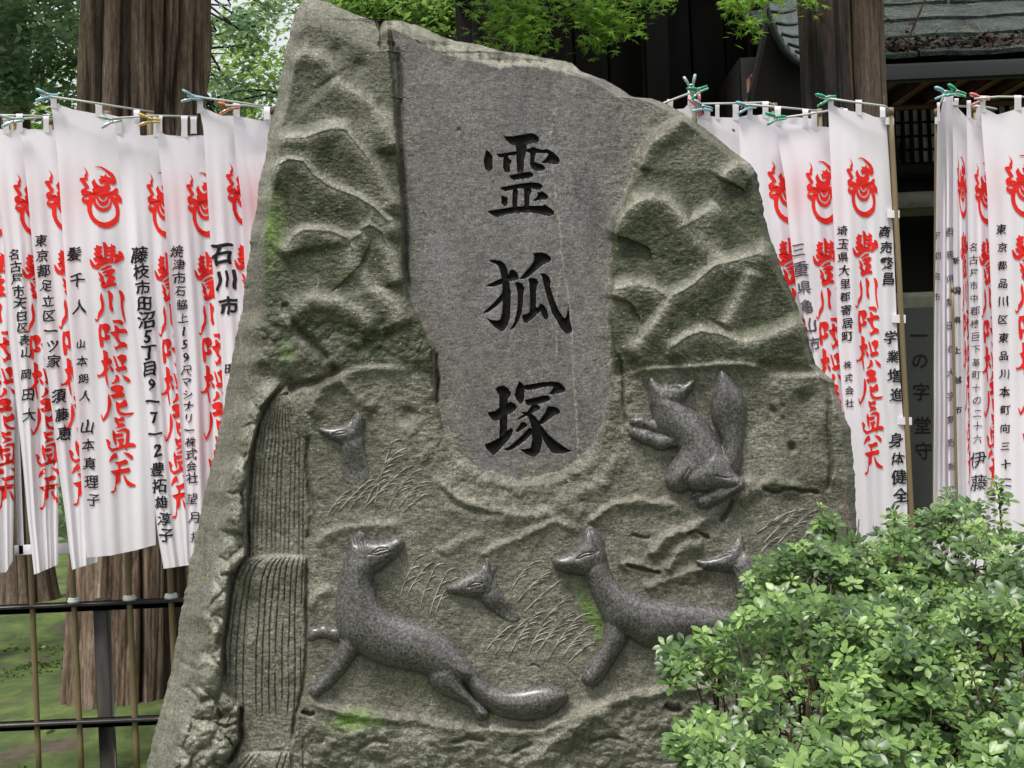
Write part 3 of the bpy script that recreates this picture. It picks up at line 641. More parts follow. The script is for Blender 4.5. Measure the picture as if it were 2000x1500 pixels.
part('rough_stone_back', Vb, Fb, M['stone'], mon, attrs={'mask': mk, 'dirt': np.zeros(len(Vb))})

# ------------------------------------------------------------------ foxes in relief, each a group of swollen strokes
# group = (z0 px, [chain...]) ; chain = [(x,y,r)...]
FOX = [   # polygons ('P', radius of rounding, z0, points) and swollen strokes ('C', z0, [(x,y,r)...]); then cuts, eye, mouth
 ('large fox at lower left looking back over its shoulder', [
  [('P', 40, 0, [(672,1085),(669,1105),(662,1130),(657,1155),(654,1190),(655,1215),(660,1237),(668,1255),(685,1268),(697,1273),(715,1288),(755,1303),(790,1310),(815,1313),(835,1322),(860,1332),(900,1338),(928,1330),(940,1320),(930,1308),(915,1290),(900,1270),(886,1252),(868,1236),(845,1223),(820,1214),(795,1207),(770,1200),(750,1187),(738,1170),(732,1150),(728,1135),(735,1118),(740,1100),(735,1080),(700,1070)]),
   ('P', 32, 0, [(900,1310),(925,1300),(945,1325),(965,1340),(990,1346),(1020,1344),(1050,1338),(1080,1337),(1098,1345),(1112,1356),(1106,1372),(1090,1390),(1070,1401),(1040,1408),(1005,1407),(975,1401),(955,1390),(935,1375),(915,1350)])],
  [('P', 30, 6, [(855,1290),(880,1278),(905,1286),(912,1305),(902,1328),(912,1348),(928,1366),(946,1381),(956,1392),(953,1404),(940,1408),(927,1401),(924,1386),(905,1373),(880,1364),(855,1353),(838,1336),(836,1310)])],
  [('C', 5, [(695,1232,27),(682,1265,20),(660,1303,16),(636,1333,13),(617,1350,12)])],
  [('C', -1, [(672,1250,9),(655,1240,11),(632,1234,11),(612,1239,10),(606,1244,8)])],
  [('P', 26, 7, [(678,1078),(682,1060),(686,1045),(691,1050),(695,1062),(699,1052),(704,1043),(709,1056),(730,1057),(752,1056),(765,1051),(778,1047),(786,1050),(791,1060),(786,1073),(774,1088),(760,1100),(745,1112),(728,1122),(705,1122),(685,1110),(674,1094)])],
  [('P', 12, 15, [(692,1080),(697,1058),(704,1043),(712,1064),(719,1084),(706,1092)])]],
  [([(706,1045),(713,1064),(719,1083)], 2.2), ([(719,1083),(740,1085),(762,1078)], 1.4), ([(735,1126),(727,1142),(734,1162)], 1.5)], [(728,1080),(742,1073),(757,1072)], (770,1086,742,1103)),
 ('large fox at lower right reaching down with one foreleg', [
  [('P', 40, 0, [(1160,1075),(1183,1087),(1192,1112),(1204,1134),(1237,1155),(1270,1168),(1320,1172),(1370,1178),(1420,1188),(1480,1208),(1480,1264),(1400,1254),(1353,1260),(1313,1268),(1280,1268),(1253,1262),(1230,1246),(1205,1238),(1183,1222),(1172,1195),(1158,1167),(1148,1140),(1135,1115)])],
  [('P', 17, 8, [(1183,1185),(1212,1192),(1226,1226),(1225,1250),(1212,1272),(1200,1290),(1186,1312),(1175,1330),(1160,1340),(1145,1338),(1135,1324),(1150,1300),(1168,1275),(1179,1250),(1182,1222)])],
  [('P', 27, 8, [(1077,1094),(1085,1088),(1100,1084),(1118,1076),(1132,1062),(1143,1045),(1150,1033),(1161,1035),(1171,1048),(1179,1068),(1185,1090),(1180,1115),(1160,1127),(1140,1124),(1120,1121),(1100,1117),(1084,1109)])],
  [('P', 13, 14, [(1134,1066),(1143,1047),(1150,1033),(1162,1037),(1172,1052),(1178,1076),(1162,1078),(1146,1070)])]],
  [([(1150,1036),(1155,1056),(1166,1077)], 3.4), ([(1120,1119),(1140,1125),(1158,1140)], 1.6), ([(1140,1314),(1147,1326)], 1.2), ([(1148,1308),(1156,1320)], 1.2)], [(1126,1092),(1142,1083),(1163,1080)], (1085,1111,1145,1119)),
 ('small fox head between the two large foxes', [
  [('P', 16, 0, [(935,1150),(966,1130),(975,1148),(990,1172),(1008,1195),(1018,1210),(997,1216),(970,1200),(950,1187),(935,1172)]),
   ('P', 21, 0, [(869,1146),(885,1137),(903,1126),(925,1116),(938,1109),(945,1100),(950,1090),(957,1106),(966,1130),(966,1155),(945,1169),(925,1169),(903,1165),(880,1161),(871,1154)])],
  [('P', 9, 5, [(940,1124),(946,1104),(950,1090),(957,1106),(963,1128),(952,1134)])]], [([(949,1095),(946,1112),(943,1124)], 1.6)], [(915,1147),(927,1141),(942,1140)], (876,1158,912,1163)),
 ('fox head beside the upper waterfall', [
  [('P', 15, 0, [(664,855),(709,845),(712,881),(718,905),(722,938),(695,950),(667,938),(667,892)]),
   ('P', 19, 0, [(620,835),(645,835),(667,831),(685,820),(692,812),(700,805),(709,814),(712,832),(706,856),(690,867),(668,867),(653,862),(637,854),(624,844)])],
  [('P', 9, 4, [(686,826),(692,812),(700,805),(709,814),(710,832),(697,836)])]], [([(688,820),(686,830),(688,838)], 1.4)], [(650,849),(662,845),(677,844)], (632,851,656,863)),
 ('sitting fox at upper right with its bushy tail raised', [
  [('P', 38, 0, [(1265,765),(1312,766),(1346,794),(1376,816),(1397,846),(1414,876),(1425,900),(1440,925),(1435,940),(1400,950),(1360,955),(1320,960),(1303,945),(1300,920),(1312,900),(1325,880),(1318,868),(1300,855),(1280,835)])],
  [('P', 32, 1, [(1407,720),(1418,728),(1432,745),(1448,765),(1460,792),(1458,820),(1453,860),(1449,900),(1443,927),(1420,930),(1405,905),(1412,870),(1402,845),(1390,820),(1386,795),(1390,770),(1398,745)])],
  [('P', 26, 3, [(1266,747),(1270,735),(1278,741),(1290,753),(1316,749),(1334,750),(1348,742),(1357,742),(1356,756),(1344,775),(1331,794),(1316,802),(1290,806),(1269,798),(1265,775)])],
  [('C', 8, [(1338,836,18),(1318,858,14),(1292,864,13),(1262,853,12),(1240,845,10)])],
  [('C', 1, [(1300,846,13),(1280,832,11),(1255,825,9),(1236,823,7)])],
  [('P', 22, 9, [(1307,916),(1325,901),(1350,890),(1368,905),(1362,930),(1345,955),(1325,963),(1305,953),(1298,935)])],
  [('P', 26, 16, [(1340,920),(1358,902),(1384,884),(1402,880),(1425,900),(1434,924),(1447,934),(1447,948),(1425,956),(1400,955),(1375,961),(1350,956),(1336,940)])],
  [('C', 14, [(1438,944,13),(1408,962,12),(1375,978,12)])], [('C', 2, [(1372,962,8),(1355,969,6)])]],
  [([(1336,955),(1334,935),(1345,915)], 1.8), ([(1400,930),(1420,934),(1440,930)], 1.6)], [(1305,758),(1317,753),(1330,756)], (1330,787,1350,765)),
 ('fox head half hidden by the azalea bush', [
  [('P', 26, -4, [(1425,1100),(1455,1070),(1475,1090),(1490,1140),(1480,1190),(1440,1180),(1435,1130)]),
   ('P', 21, 1, [(1356,1094),(1370,1092),(1390,1089),(1410,1079),(1430,1064),(1440,1050),(1446,1040),(1451,1055),(1456,1075),(1453,1100),(1430,1119),(1405,1116),(1380,1112),(1365,1104)])],
  [('P', 9, 5, [(1434,1070),(1441,1052),(1446,1040),(1452,1056),(1455,1076),(1444,1082)])]], [([(1446,1043),(1441,1060),(1436,1072)], 1.6)], [(1398,1091),(1412,1084),(1427,1081)], (1370,1104,1402,1110)),
]
def fox_z(x, y, groups, cuts, eye, mouth):
    zs = []
    for grp in groups:
        q = np.full(x.shape, -4000.); z0 = 0
        for g_ in grp:
            if g_[0] == 'P':
                _, Rr, z0, pts = g_; P = np.array(pts, float)
                for _i in range(2):   # round the corners of the traced outline
                    n_ = len(P); Q = np.empty((2*n_, 2)); Q[0::2] = .78*P+.22*np.roll(P, -1, 0); Q[1::2] = .22*P+.78*np.roll(P, -1, 0); P = Q
                d = sdf(x, y, P); qs = [np.where(d > 0, Rr*Rr-(Rr-np.minimum(d, Rr))**2+.35*Rr*np.maximum(d-Rr*.8, 0), 2*Rr*d)]
            else:
                _, z0, ch = g_; qs = []
                for (a0, b0, r0), (a1, b1, r1) in zip(ch[:-1], ch[1:]):
                    dx, dy = a1-a0, b1-b0; L2 = dx*dx+dy*dy; t = np.clip(((x-a0)*dx+(y-b0)*dy)/L2, 0, 1)
                    r = r0+(r1-r0)*t; qs.append(r*r-((x-a0-t*dx)**2+(y-b0-t*dy)**2))
            for qi in qs:
                K = 160.; m = np.maximum(q, qi); e = np.clip(1-np.abs(q-qi)/K, 0, 1); q = m+e*e*K/4
        # iron out the ridge lines left by the outline distance
        for _i in range(5):
            qp = np.pad(q, 2, mode='edge'); sm = (qp[:-4, 2:-2]+qp[4:, 2:-2]+qp[2:-2, :-4]+qp[2:-2, 4:]+2*q)/6; q = np.where(q > 60, sm, q)
        zs.append(np.where(q > 0, z0+.92*np.sqrt(np.maximum(q, 0)), z0-.6*np.sqrt(np.maximum(-q, 0))-np.minimum(np.maximum(-q, 0), 400)*.03))
    Z = zs[0]
    for z in zs[1:]:
        K = 2.6; m = np.maximum(Z, z); e = np.clip(1-np.abs(Z-z)/K, 0, 1); Z = m+e*e*K/4
    for pts, w in cuts:
        d, _, t = sdist(x, y, pts); Z = Z-w*1.3*np.exp(-(d/w)**2)
    d, _, t = sdist(x, y, eye); w = 2.6*np.sin(np.clip(t, 0, 1)*math.pi)**.6+.2
    Z = Z-2.8*(np.exp(-((d-w)/1.0)**2)); Z = Z+.8*(d < w*.5)
    if eye[0][0] == 915: Z = np.where(Z > 1.6, Z-(Z-1.6)*ss(0, 1, ((x-960)*.7+(y-1165)*.75)/52), Z)
    if eye[0][0] == 650: Z = np.where(Z > 1.6, Z-(Z-1.6)*ss(862, 925, y), Z)
    mx0, my0, mx1, my1 = mouth; d, _, t = sdist(x, y, [(mx0, my0), ((mx0+mx1)/2, (my0+my1)/2+2), (mx1, my1)]); Z = Z-2.4*np.exp(-(d/1.2)**2)
    return Z
for label, groups, cuts, eye, mouth in FOX:
    A = np.array([(*p, 14) if len(p) == 2 else p for g in groups for c in g for p in c[-1]], float); x0, x1 = (A[:, 0]-A[:, 2]).min()-4, (A[:, 0]+A[:, 2]).max()+4
    y0, y1 = (A[:, 1]-A[:, 2]).min()-4, (A[:, 1]+A[:, 2]).max()+4; st = 1.25
    gx, gy = np.meshgrid(np.arange(x0, x1, st), np.arange(y0, y1, st)); Z = fox_z(gx, gy, groups, cuts, eye, mouth)
    hb = stone(gx[::4, ::4], gy[::4, ::4], False)[0]
    hb = np.array([np.interp(gx[0], gx[0, ::4], r_) for r_ in hb]); hb = np.array([np.interp(gy[:, 0], gy[::4, 0], c_) for c_ in hb.T]).T
    # keep the base smooth under the body
    from_h = hb
    zz = from_h + Z*.0015 + .0004*fbm(gx, gy, 14, 2, 5)
    P = at(gx, gy, STY-zz).reshape(-1, 3); ny, nx = gx.shape; I = np.arange(nx*ny).reshape(ny, nx)
    f = np.stack([I[:-1, :-1], I[1:, :-1], I[1:, 1:], I[:-1, 1:]], -1).reshape(-1, 4); keep = (Z.ravel()[f] > -9).all(1); f = f[keep]
    u, inv = np.unique(f, return_inverse=True)
    part('carved_fox', P[u], inv.reshape(f.shape), M['fox'], mon, label=label)

# ------------------------------------------------------------------ engraved pampas grass: fine cuts with pale dusty edges
def ribbon_on_stone(lines, w=1.25):
    Vv = []; Ff = []; o = 0
    allx = []; 
    for L in lines:
        L = np.array(L, float); t = np.linspace(0, 1, 9); k = len(L)-1
        if k == 2:   # quadratic bezier
            P = ((1-t)**2)[:, None]*L[0]+(2*t*(1-t))[:, None]*L[1]+(t**2)[:, None]*L[2]
        else: P = L[0]+(L[-1]-L[0])*t[:, None]
        T = np.gradient(P, axis=0); T /= np.linalg.norm(T, axis=1)[:, None]; N = np.stack([-T[:, 1], T[:, 0]], -1)
        ww = (w*np.sin(np.clip(t*.96+.02, 0, 1)*math.pi)**.5)[:, None]
        allx.append((P-N*ww, P, P+N*ww))
    A = np.concatenate([np.stack(q, 1).reshape(-1, 2) for q in allx]); h = stone(A[:, 0], A[:, 1])[0]
    h = h + np.tile([.0002, .0028, .0002], len(A)//3)
    Vv = at(A[:, 0], A[:, 1], STY-h); F_ = []
    for li in range(len(lines)):
        for j in range(8):
            b0 = li*27+j*3
            F_ += [[b0, b0+3, b0+4, b0+1], [b0+1, b0+4, b0+5, b0+2]]
    return Vv, np.array(F_)
def plume(bx, by, tx, ty, n, ln, side=1):
    """one pampas stalk: stem curve plus drooping strokes near the tip"""
    L = [[(bx, by), ((bx+tx)/2-8, (by+ty)/2+4), (tx, ty)]]
    for i in range(n):
        t = .35+.65*i/max(n-1, 1); x = bx+(tx-bx)*t-4*math.sin(t*3.1); y = by+(ty-by)*t; l = ln*random.uniform(.7, 1.1)
        L.append([(x, y), (x+l*.4, y-l*.42), (x+l*.95, y-l*.48+random.uniform(-3, 3))])
    return L
CL = [
 ('grass beside the upper fox head', [(642,1005,668,968,3,22),(662,998,712,946,4,26),(680,998,726,946,4,26),(712,990,765,893,6,34),(732,988,765,866,3,22),(712,992,780,925,5,30),(760,990,800,930,5,28),(778,992,815,950,4,24),(788,1000,820,972,3,20)]),
 ('grass under the raised muzzle of the left fox', [(782,1165,812,1092,3,26),(796,1162,830,1108,3,24),(822,1182,850,1108,3,22),(840,1200,872,1118,3,26),(852,1196,880,1136,3,20)]),
 ('grass between the small and the right fox', [(1000,1150,1030,1108,4,26),(1010,1175,1055,1130,5,28),(1024,1195,1080,1145,4,30),(1056,1220,1096,1178,6,32),(950,1270,985,1232,4,22),(966,1278,1022,1215,5,24),(992,1286,1040,1206,6,30),(1032,1280,1060,1224,4,28),(1050,1275,1098,1210,6,34),(1072,1286,1120,1214,6,34),(1094,1290,1140,1232,5,30),(1110,1294,1146,1262,4,24)]),
 ('grass on the right above the bush', [(1478,1040,1530,1010,5,34),(1490,1062,1550,1005,6,36),(1512,1070,1570,1012,5,34),(1560,1062,1600,1020,4,24),(1486,1080,1510,1056,3,20)])]
m_, nt_, P_ = newmat('dusty_engraving'); b_ = NB(nt_); o_ = b_.n('ShaderNodeTexCoord').outputs['Object']
b_.l(b_.ramp(b_.noise(o_, 40, 3, .7), [(.36, (.10, .10, .08)), (.60, (.40, .39, .33))]), P_.inputs['Base Color']); P_.inputs['Roughness'].default_value = .8; M['engrave'] = m_
for lb, pls in CL:
    L = []
    for p in pls: L += plume(*p)
    v, f = ribbon_on_stone(L); part('engraved_grass', v, f, M['engrave'], mon, label=lb)
# ================================================================== GROUND
m, nt, P = newmat('mossy_ground'); b = NB(nt); o = b.n('ShaderNodeTexCoord').outputs['Object']
moss_ = b.ramp(b.noise(o, 5, 6, .65), [(.3, (.024, .042, .008)), (.5, (.062, .096, .018)), (.7, (.12, .165, .034))])
soil = b.ramp(b.noise(o, 14, 6, .7), [(.3, (.03, .02, .012)), (.7, (.10, .075, .05))])
f = b.ramp(b.noise(o, 1.6, 5, .6), [(.34, grey(1)), (.44, grey(0))])
b.l(b.mix(f, moss_, soil), P.inputs['Base Color']); P.inputs['Roughness'].default_value = .9
b.l(b.bump(b.noise(o, 60, 6, .7), .8, .02), P.inputs['Normal']); M['ground'] = m
gx, gy = np.meshgrid(np.concatenate([np.linspace(-60, -5, 12), np.linspace(-4.6, 4.6, 93), np.linspace(5, 60, 12)]), np.concatenate([np.linspace(-6, 3, 8), np.linspace(3.2, 16, 129), np.linspace(17, 120, 14)]))
gz = .035*fbm(gx, gy, 1.6, 4, 301)+.012*fbm(gx, gy, .35, 3, 302); gz *= ss(1.0, 3.5, np.hypot(gx, gy-4)); I = np.arange(gx.size).reshape(gx.shape)
for tx_, ty_, rr in ((-1.78, 6.75, .55), (-3.35, 9.75, .5)): gz += .10*np.exp(-((gx-tx_)**2+(gy-ty_)**2)/(rr*1.5)**2)
structure(part('ground', np.stack([gx, gy, gz], -1), np.stack([I[:-1, :-1], I[:-1, 1:], I[1:, 1:], I[1:, :-1]], -1).reshape(-1, 4), M['ground']))
# moss cushions and short blades on the open ground at the left
_g = np.random.default_rng(401); _n = 15000; _q = np.stack([_g.uniform(-5.2, -.6, _n), 5.6+5.4*_g.random(_n)**1.3, np.zeros(_n)], -1)
_k = fbm(_q[:, 0], _q[:, 1], .5, 3, 402) > -.12; _q = _q[_k]; _q[:, 2] = .035*fbm(_q[:, 0], _q[:, 1], 1.6, 4, 301)+.012*fbm(_q[:, 0], _q[:, 1], .35, 3, 302)+.006
# fallen leaves
m, nt, P = newmat('fallen_leaf'); b = NB(nt); b.l(b.ramp(b.n('ShaderNodeObjectInfo').outputs['Random'], [(0, (.30, .16, .07)), (.5, (.42, .25, .12)), (1, (.20, .28, .05))]), P.inputs['Base Color']); P.inputs['Roughness'].default_value = .6; M['litter'] = m
def leaf_shape(L, Wd, bend=.15, n=4):
    V = [(0, 0, 0)]; 
    for i in range(1, n):
        t = i/n; w = Wd*math.sin(math.pi*t**1.2)*.5; z = -bend*L*t*t; V += [(-w, L*t, z+.18*w), (0, L*t, z), (w, L*t, z+.18*w)]
    V.append((0, L, -bend*L)); F_ = [(0, 2, 1), (0, 3, 2)]
    for i in range(n-2):
        a = 1+3*i; F_ += [(a, a+1, a+4, a+3), (a+1, a+2, a+5, a+4)]
    a = 1+3*(n-2); F_ += [(a, a+1, len(V)-1), (a+1, a+2, len(V)-1)]
    return np.array(V), F_
lv, lf = leaf_shape(.05, .03, .2)
for i, (px, py, w_) in enumerate([(88, 1438, 'curled tan fallen leaf on the moss in front of the big trunk'), (30, 1270, 'small green leaf lying on the bright moss at left'), (78, 1275, 'tiny pale leaf beside the leftmost pole on the moss'), (60, 1232, 'yellow leaf fallen by the far trunk on the moss')]):
    Yg = groundY(px, py); q = at(px, py, Yg-.1)
    o_ = part('fallen_leaf', lv*(1 if i else 1.5), lf, M['litter']); o_.location = (q[0], q[1], .05); o_.rotation_euler = (.3, .2, i*2.1); tag(o_, w_, 'leaf')

# ================================================================== TREES
def trunk_mesh(cx, cy, z0, z1, r0, r1, lean=(0, 0), na=300, nz=260, rib=.05, flare=.5, seed=1, nrib=16, flare_h=.5):
    a = np.linspace(0, 2*math.pi, na, endpoint=False); z = np.linspace(z0, z1, nz); A, Z = np.meshgrid(a, z)
    T = (Z-z0)/(z1-z0); r = r0+(r1-r0)*T; r = r*(1+flare*np.exp(-(Z-z0)/flare_h)*(1+.35*np.sin(A*5+seed)+.2*np.sin(A*9+seed*2)))
    Aw = A*nrib/(2*math.pi); zz = Z/.9
    # periodic vertical plates: ridged noise stretched along the trunk
    def pn(fa, fz, s):
        x = (A/(2*math.pi)*fa); x0 = vn(x, Z*fz, s); x1 = vn(x-fa, Z*fz, s); t = ss(.85, 1, A/(2*math.pi)); return x0*(1-t)+x1*t
    w = .35*pn(7, 1.1, seed+5)
    def pr(fa, fz, s):
        B = A+w*.5*(2*math.pi)/fa; x = B/(2*math.pi)*fa; t = ss(.88, 1, A/(2*math.pi)); return vn(x, Z*fz, s)*(1-t)+vn(x-fa, Z*fz, s)*t
    r1_ = 1-np.abs(pr(nrib*1.6, .55, seed)); r2_ = 1-np.abs(pr(nrib*4, .9, seed+1)); r3_ = pr(nrib*9, 2.5, seed+2)
    plate = np.clip(1.15-1.9*np.maximum(r1_-.62, 0)-.9*np.maximum(r2_-.70, 0), 0, 1.15)
    step = .25*np.round(2*pr(nrib*2.3, .8, seed+3))
    rel = plate+.3*step+.10*r3_+.10*pr(nrib*20, 5, seed+6); r = r+rib*(rel-.9)
    X = cx+lean[0]*(Z-z0)+r*np.cos(A); Y = cy+lean[1]*(Z-z0)+r*np.sin(A); I = np.arange(na*nz).reshape(nz, na); J = np.roll(I, -1, 1)
    return np.stack([X, Y, Z], -1), np.stack([I[:-1], J[:-1], J[1:], I[1:]], -1).reshape(-1, 4), np.clip((rel-.45)/.8, 0, 1).ravel()
def leaf_cloud(C, n_each, spread, size, seed, flat=.5, jitter=.7, star=False, droop=0.0, outward=None):
    """many small leaf faces around clump centres C (N,3); returns verts, faces, shade"""
    g = np.random.default_rng(seed); N = len(C)*n_each; c = np.repeat(C, n_each, 0); cs = np.repeat(g.random(len(C)), n_each)
    p = c+g.normal(size=(N, 3))*np.array(spread)
    nrm = g.normal(size=(N, 3))*flat+np.array([0, -.25, 1.0]); nrm /= np.linalg.norm(nrm, axis=1)[:, None]
    t = g.normal(size=(N, 3)); t[:, 2] -= droop; t -= nrm*(t*nrm).sum(1)[:, None]; t /= np.linalg.norm(t, axis=1)[:, None]; bt = np.cross(nrm, t)
    s = size*(.6+.8*g.random(N))
    if star:
        K = 15; V = np.zeros((N, K, 3)); V[:, 0] = p; lob = [(-150, .42), (-118, .2), (-92, .75), (-66, .26), (-46, .95), (-24, .30), (0, 1.1), (24, .30), (46, .95), (66, .26), (92, .75), (118, .2), (150, .42), (180, .15)]
        for k, (a_, r_) in enumerate(lob):
            aa = R(a_); V[:, k+1] = p+(t*math.cos(aa)+bt*math.sin(aa))*(r_*s*.5)[:, None]-nrm*((r_**2)*s*.08)[:, None]
        F_ = np.concatenate([np.stack([np.arange(N)*K, np.arange(N)*K+k, np.arange(N)*K+(k % 14)+1], -1) for k in range(1, 15)])
    else:
        K = 5; V = np.zeros((N, K, 3)); w = s*.27
        V[:, 0] = p-t*(s*.5)[:, None]; V[:, 1] = p+bt*w[:, None]+nrm*(w*.3)[:, None]; V[:, 2] = p+t*(s*.5)[:, None]-nrm*(s*.1)[:, None]; V[:, 3] = p-bt*w[:, None]+nrm*(w*.3)[:, None]; V[:, 4] = p
        b0 = np.arange(N)*K; F_ = np.concatenate([np.stack([b0, b0+1, b0+4], -1), np.stack([b0+1, b0+2, b0+4], -1), np.stack([b0+2, b0+3, b0+4], -1), np.stack([b0+3, b0, b0+4], -1)])
    sh = np.clip(.5*cs+.5*g.random(N), 0, 1)
    return V.reshape(-1, 3), F_, np.repeat(sh, K)
def blob_centres(specs, seed):
    """specs: (px,py,Y,rx,ry,rY,count) ellipses filled with clump centres"""
    g = np.random.default_rng(seed); out = []
    for px, py, Y, rx, ry, rY, n in specs:
        q = g.normal(size=(n, 3)); q /= np.linalg.norm(q, axis=1)[:, None]; q *= (g.random(n)**.4)[:, None]
        out.append(at(px+q[:, 0]*rx, py+q[:, 1]*ry, Y+q[:, 2]*rY))
    return np.vstack(out)

v, f_, sh = leaf_cloud(_q, 2, (.02, .02, .004), .030, 403, flat=1.2); _o = part('moss_tufts', v, f_, leaf_mat('moss_blades', (.025, .05, .010), (.065, .11, .020), (.14, .19, .04), .2, .8, .1), smooth=False, attrs={'shade': sh}); tag(_o, 'bright moss tufts covering the ground behind the iron fence', 'moss'); _o['kind'] = 'stuff'
# the big cedar at the left
Yb = 6.75; bp = at(262, 1300, Yb); tp = at(285, -200, Yb)
tr = thing('cedar_tree', 'massive reddish cedar trunk with deep vertical bark, rising behind the left banners', 'tree', (bp[0], Yb, 0))
lean_ = ((tp[0]-bp[0])/(tp[2]-bp[2])-.0, 0)
v, f_, rel = trunk_mesh(bp[0]-.01, Yb, -.05, 5.6, .312, .292, lean_, 420, 420, .060, .13, 3, 15, .45)
part('trunk', v, f_, M['bark'], tr, attrs={'relief': rel})
C = blob_centres([(240, -900, 6.15, 1000, 470, 1.5, 420)], 5); v, f_, sh = leaf_cloud(C, 60, (.16, .16, .08), .09, 5); part('crown', v, f_, M['cedarleaf'], tr, smooth=False, attrs={'shade': sh})  # unseen crown, enlarged and spread forward to shade the lower trunk
# far trunk at the left edge
Yc = 9.9; bp = at(48, 1200, Yc)
tr = thing('far_tree', 'slimmer brown trunk standing on bright moss at the far left, seen under the banners', 'tree', (bp[0], Yc, 0))
v, f_, rel = trunk_mesh(bp[0], Yc, -.05, 7.5, .20, .17, (.0, 0), 140, 160, .02, .5, 9, 13, .25); part('trunk', v, f_, M['bark_mid'], tr, attrs={'relief': rel})
C = blob_centres([(40, -700, 9.8, 520, 300, 1.0, 60)], 6); v, f_, sh = leaf_cloud(C, 50, (.2, .2, .12), .10, 6); part('crown', v, f_, M['cedarleaf'], tr, smooth=False, attrs={'shade': sh})
# trunk at the right, in front of the roof
Yd = 6.6; bp = at(1742, 1300, Yd); tp = at(1661, 0, Yd)
tr = thing('cedar_tree', 'brown ridged cedar trunk in front of the copper roof, right of the grey-black trunk', 'tree', (bp[0], Yd, 0))
v, f_, rel = trunk_mesh(bp[0]-.035, Yd, -.05, 5.4, .125, .12, (.0, 0), 200, 320, .024, .45, 21, 9, .4); part('trunk', v, f_, M['bark_mid'], tr, attrs={'relief': rel})
C = blob_centres([(1650, -900, 6.7, 500, 320, .9, 70)], 8); v, f_, sh = leaf_cloud(C, 50, (.2, .2, .12), .10, 8); part('crown', v, f_, M['cedarleaf'], tr, smooth=False, attrs={'shade': sh})

bp = at(1672, 1300, 6.35)
tr = thing('cedar_tree', 'grey-black straight trunk touching the brown trunk in front of the roof', 'tree', (bp[0], 6.35, 0))
v, f_, rel = trunk_mesh(bp[0]-.03, 6.35, -.05, 5.4, .105, .10, (.0, 0), 160, 260, .014, .4, 27, 9, .4); part('trunk', v, f_, M['bark_black'], tr, attrs={'relief': rel})
C = blob_centres([(1600, -950, 6.4, 300, 260, .7, 40)], 9); v, f_, sh = leaf_cloud(C, 50, (.2, .2, .12), .10, 9); part('crown', v, f_, M['cedarleaf'], tr, smooth=False, attrs={'shade': sh})

# maple: dark trunk behind the stone, boughs with bright star leaves hanging over it
Ym = 7.4; bp = at(1040, 1100, Ym)
mp = thing('maple_tree', 'maple with bright green star-shaped leaves hanging in front of the dark hall', 'tree', (bp[0], Ym, 0))
v, f_, rel = trunk_mesh(bp[0]-.03, Ym, -.05, 5.0, .13, .10, (-.018, 0), 120, 160, .014, .5, 33, 11, .3); part('trunk', v, f_, M['bark_black'], mp, attrs={'relief': rel})
parts = []
for (x0, y0, Y0, x1, y1, Y1, r) in [(955, -60, 7.4, 1040, 10, 6.0, .030), (955, -80, 7.4, 1230, -20, 6.1, .032), (1230, -20, 6.1, 1480, -30, 6.2, .018), (1040, 10, 6.0, 1045, 75, 5.8, .006), (1040, 10, 6., 980, 60, 5.8, .006), (1230, -20, 6.1, 1160, 50, 5.9, .006), (1230, -20, 6.1, 1220, 40, 5.9, .006), (1480, -30, 6.2, 1462, 60, 6.1, .005), (1230, -20, 6.1, 1285, 5, 5.9, .005), (1480, -30, 6.2, 1440, 5, 6., .004)]:
    t = np.linspace(0, 1, 6)[:, None]; p = at(x0, y0, Y0)*(1-t)+at(x1, y1, Y1)*t; p[:, 2] += .03*np.sin(t[:, 0]*3); parts.append(tube(p, np.linspace(r, r*.5, 6), 7))
v, f_ = join(parts); part('bough', v, f_, M['twig'], mp)
C = blob_centres([(1010, 30, 5.9, 48, 40, .18, 34), (1040, 75, 5.8, 28, 24, .12, 16), (985, 55, 5.8, 22, 26, .12, 10), (1165, 25, 5.9, 62, 34, .2, 34), (1165, 70, 5.85, 20, 24, .1, 10), (1205, 50, 5.85, 30, 24, .12, 14), (1270, 0, 5.9, 28, 18, .12, 10), (1120, -10, 6, 170, 24, .3, 50), (1440, 8, 6.1, 26, 16, .12, 10), (1465, 50, 6.1, 14, 26, .08, 7), (1500, -15, 6.2, 60, 18, .2, 14), (1560, 0, 6.2, 50, 14, .2, 8), (960, -15, 6., 40, 40, .2, 16)], 12)
v, f_, sh = leaf_cloud(C, 8, (.05, .05, .032), .066, 12, flat=.42, star=True, droop=.9); part('leaves', v, f_, M['maple'], mp, smooth=False, attrs={'shade': sh})

# greenery beyond: each its own tree
def back_tree(name, label, cat, px, py, Y, specs, n_each, spread, size, mat, seed, group='trees beyond the shrine fence', tr_r=.12, dark=True, branches=0):
    bp = at(px, py, Y); t = thing(name, label, cat, (bp[0], Y, 0), group)
    v, f_, rel = trunk_mesh(bp[0], Y, -.1, 5.5, tr_r, tr_r*.6, (0, 0), 60, 60, .012, .6, seed, 9, .3); part('trunk', v, f_, M['bark_dark'], t, attrs={'relief': rel})
    C = blob_centres(specs, seed); v, f_, sh = leaf_cloud(C, n_each, spread, size, seed); part('crown', v, f_, mat, t, smooth=False, attrs={'shade': sh})
    if branches:
        g = np.random.default_rng(seed+1); ps = []
        for k in range(branches):
            a = C[g.integers(len(C))]; z = np.linspace(0, 1, 7)[:, None]; s0 = np.array([bp[0], Y, max(2.2, a[2]-.5+g.random()*1.2)]); p = s0*(1-z)+a*z; p[:, 2] += .25*np.sin(z[:, 0]*math.pi)*g.uniform(-.5, 1); ps.append(tube(p, np.linspace(.016, .005, 7), 5))
        v, f_ = join(ps); part('bough', v, f_, M['bark_dark'], t)
    return t
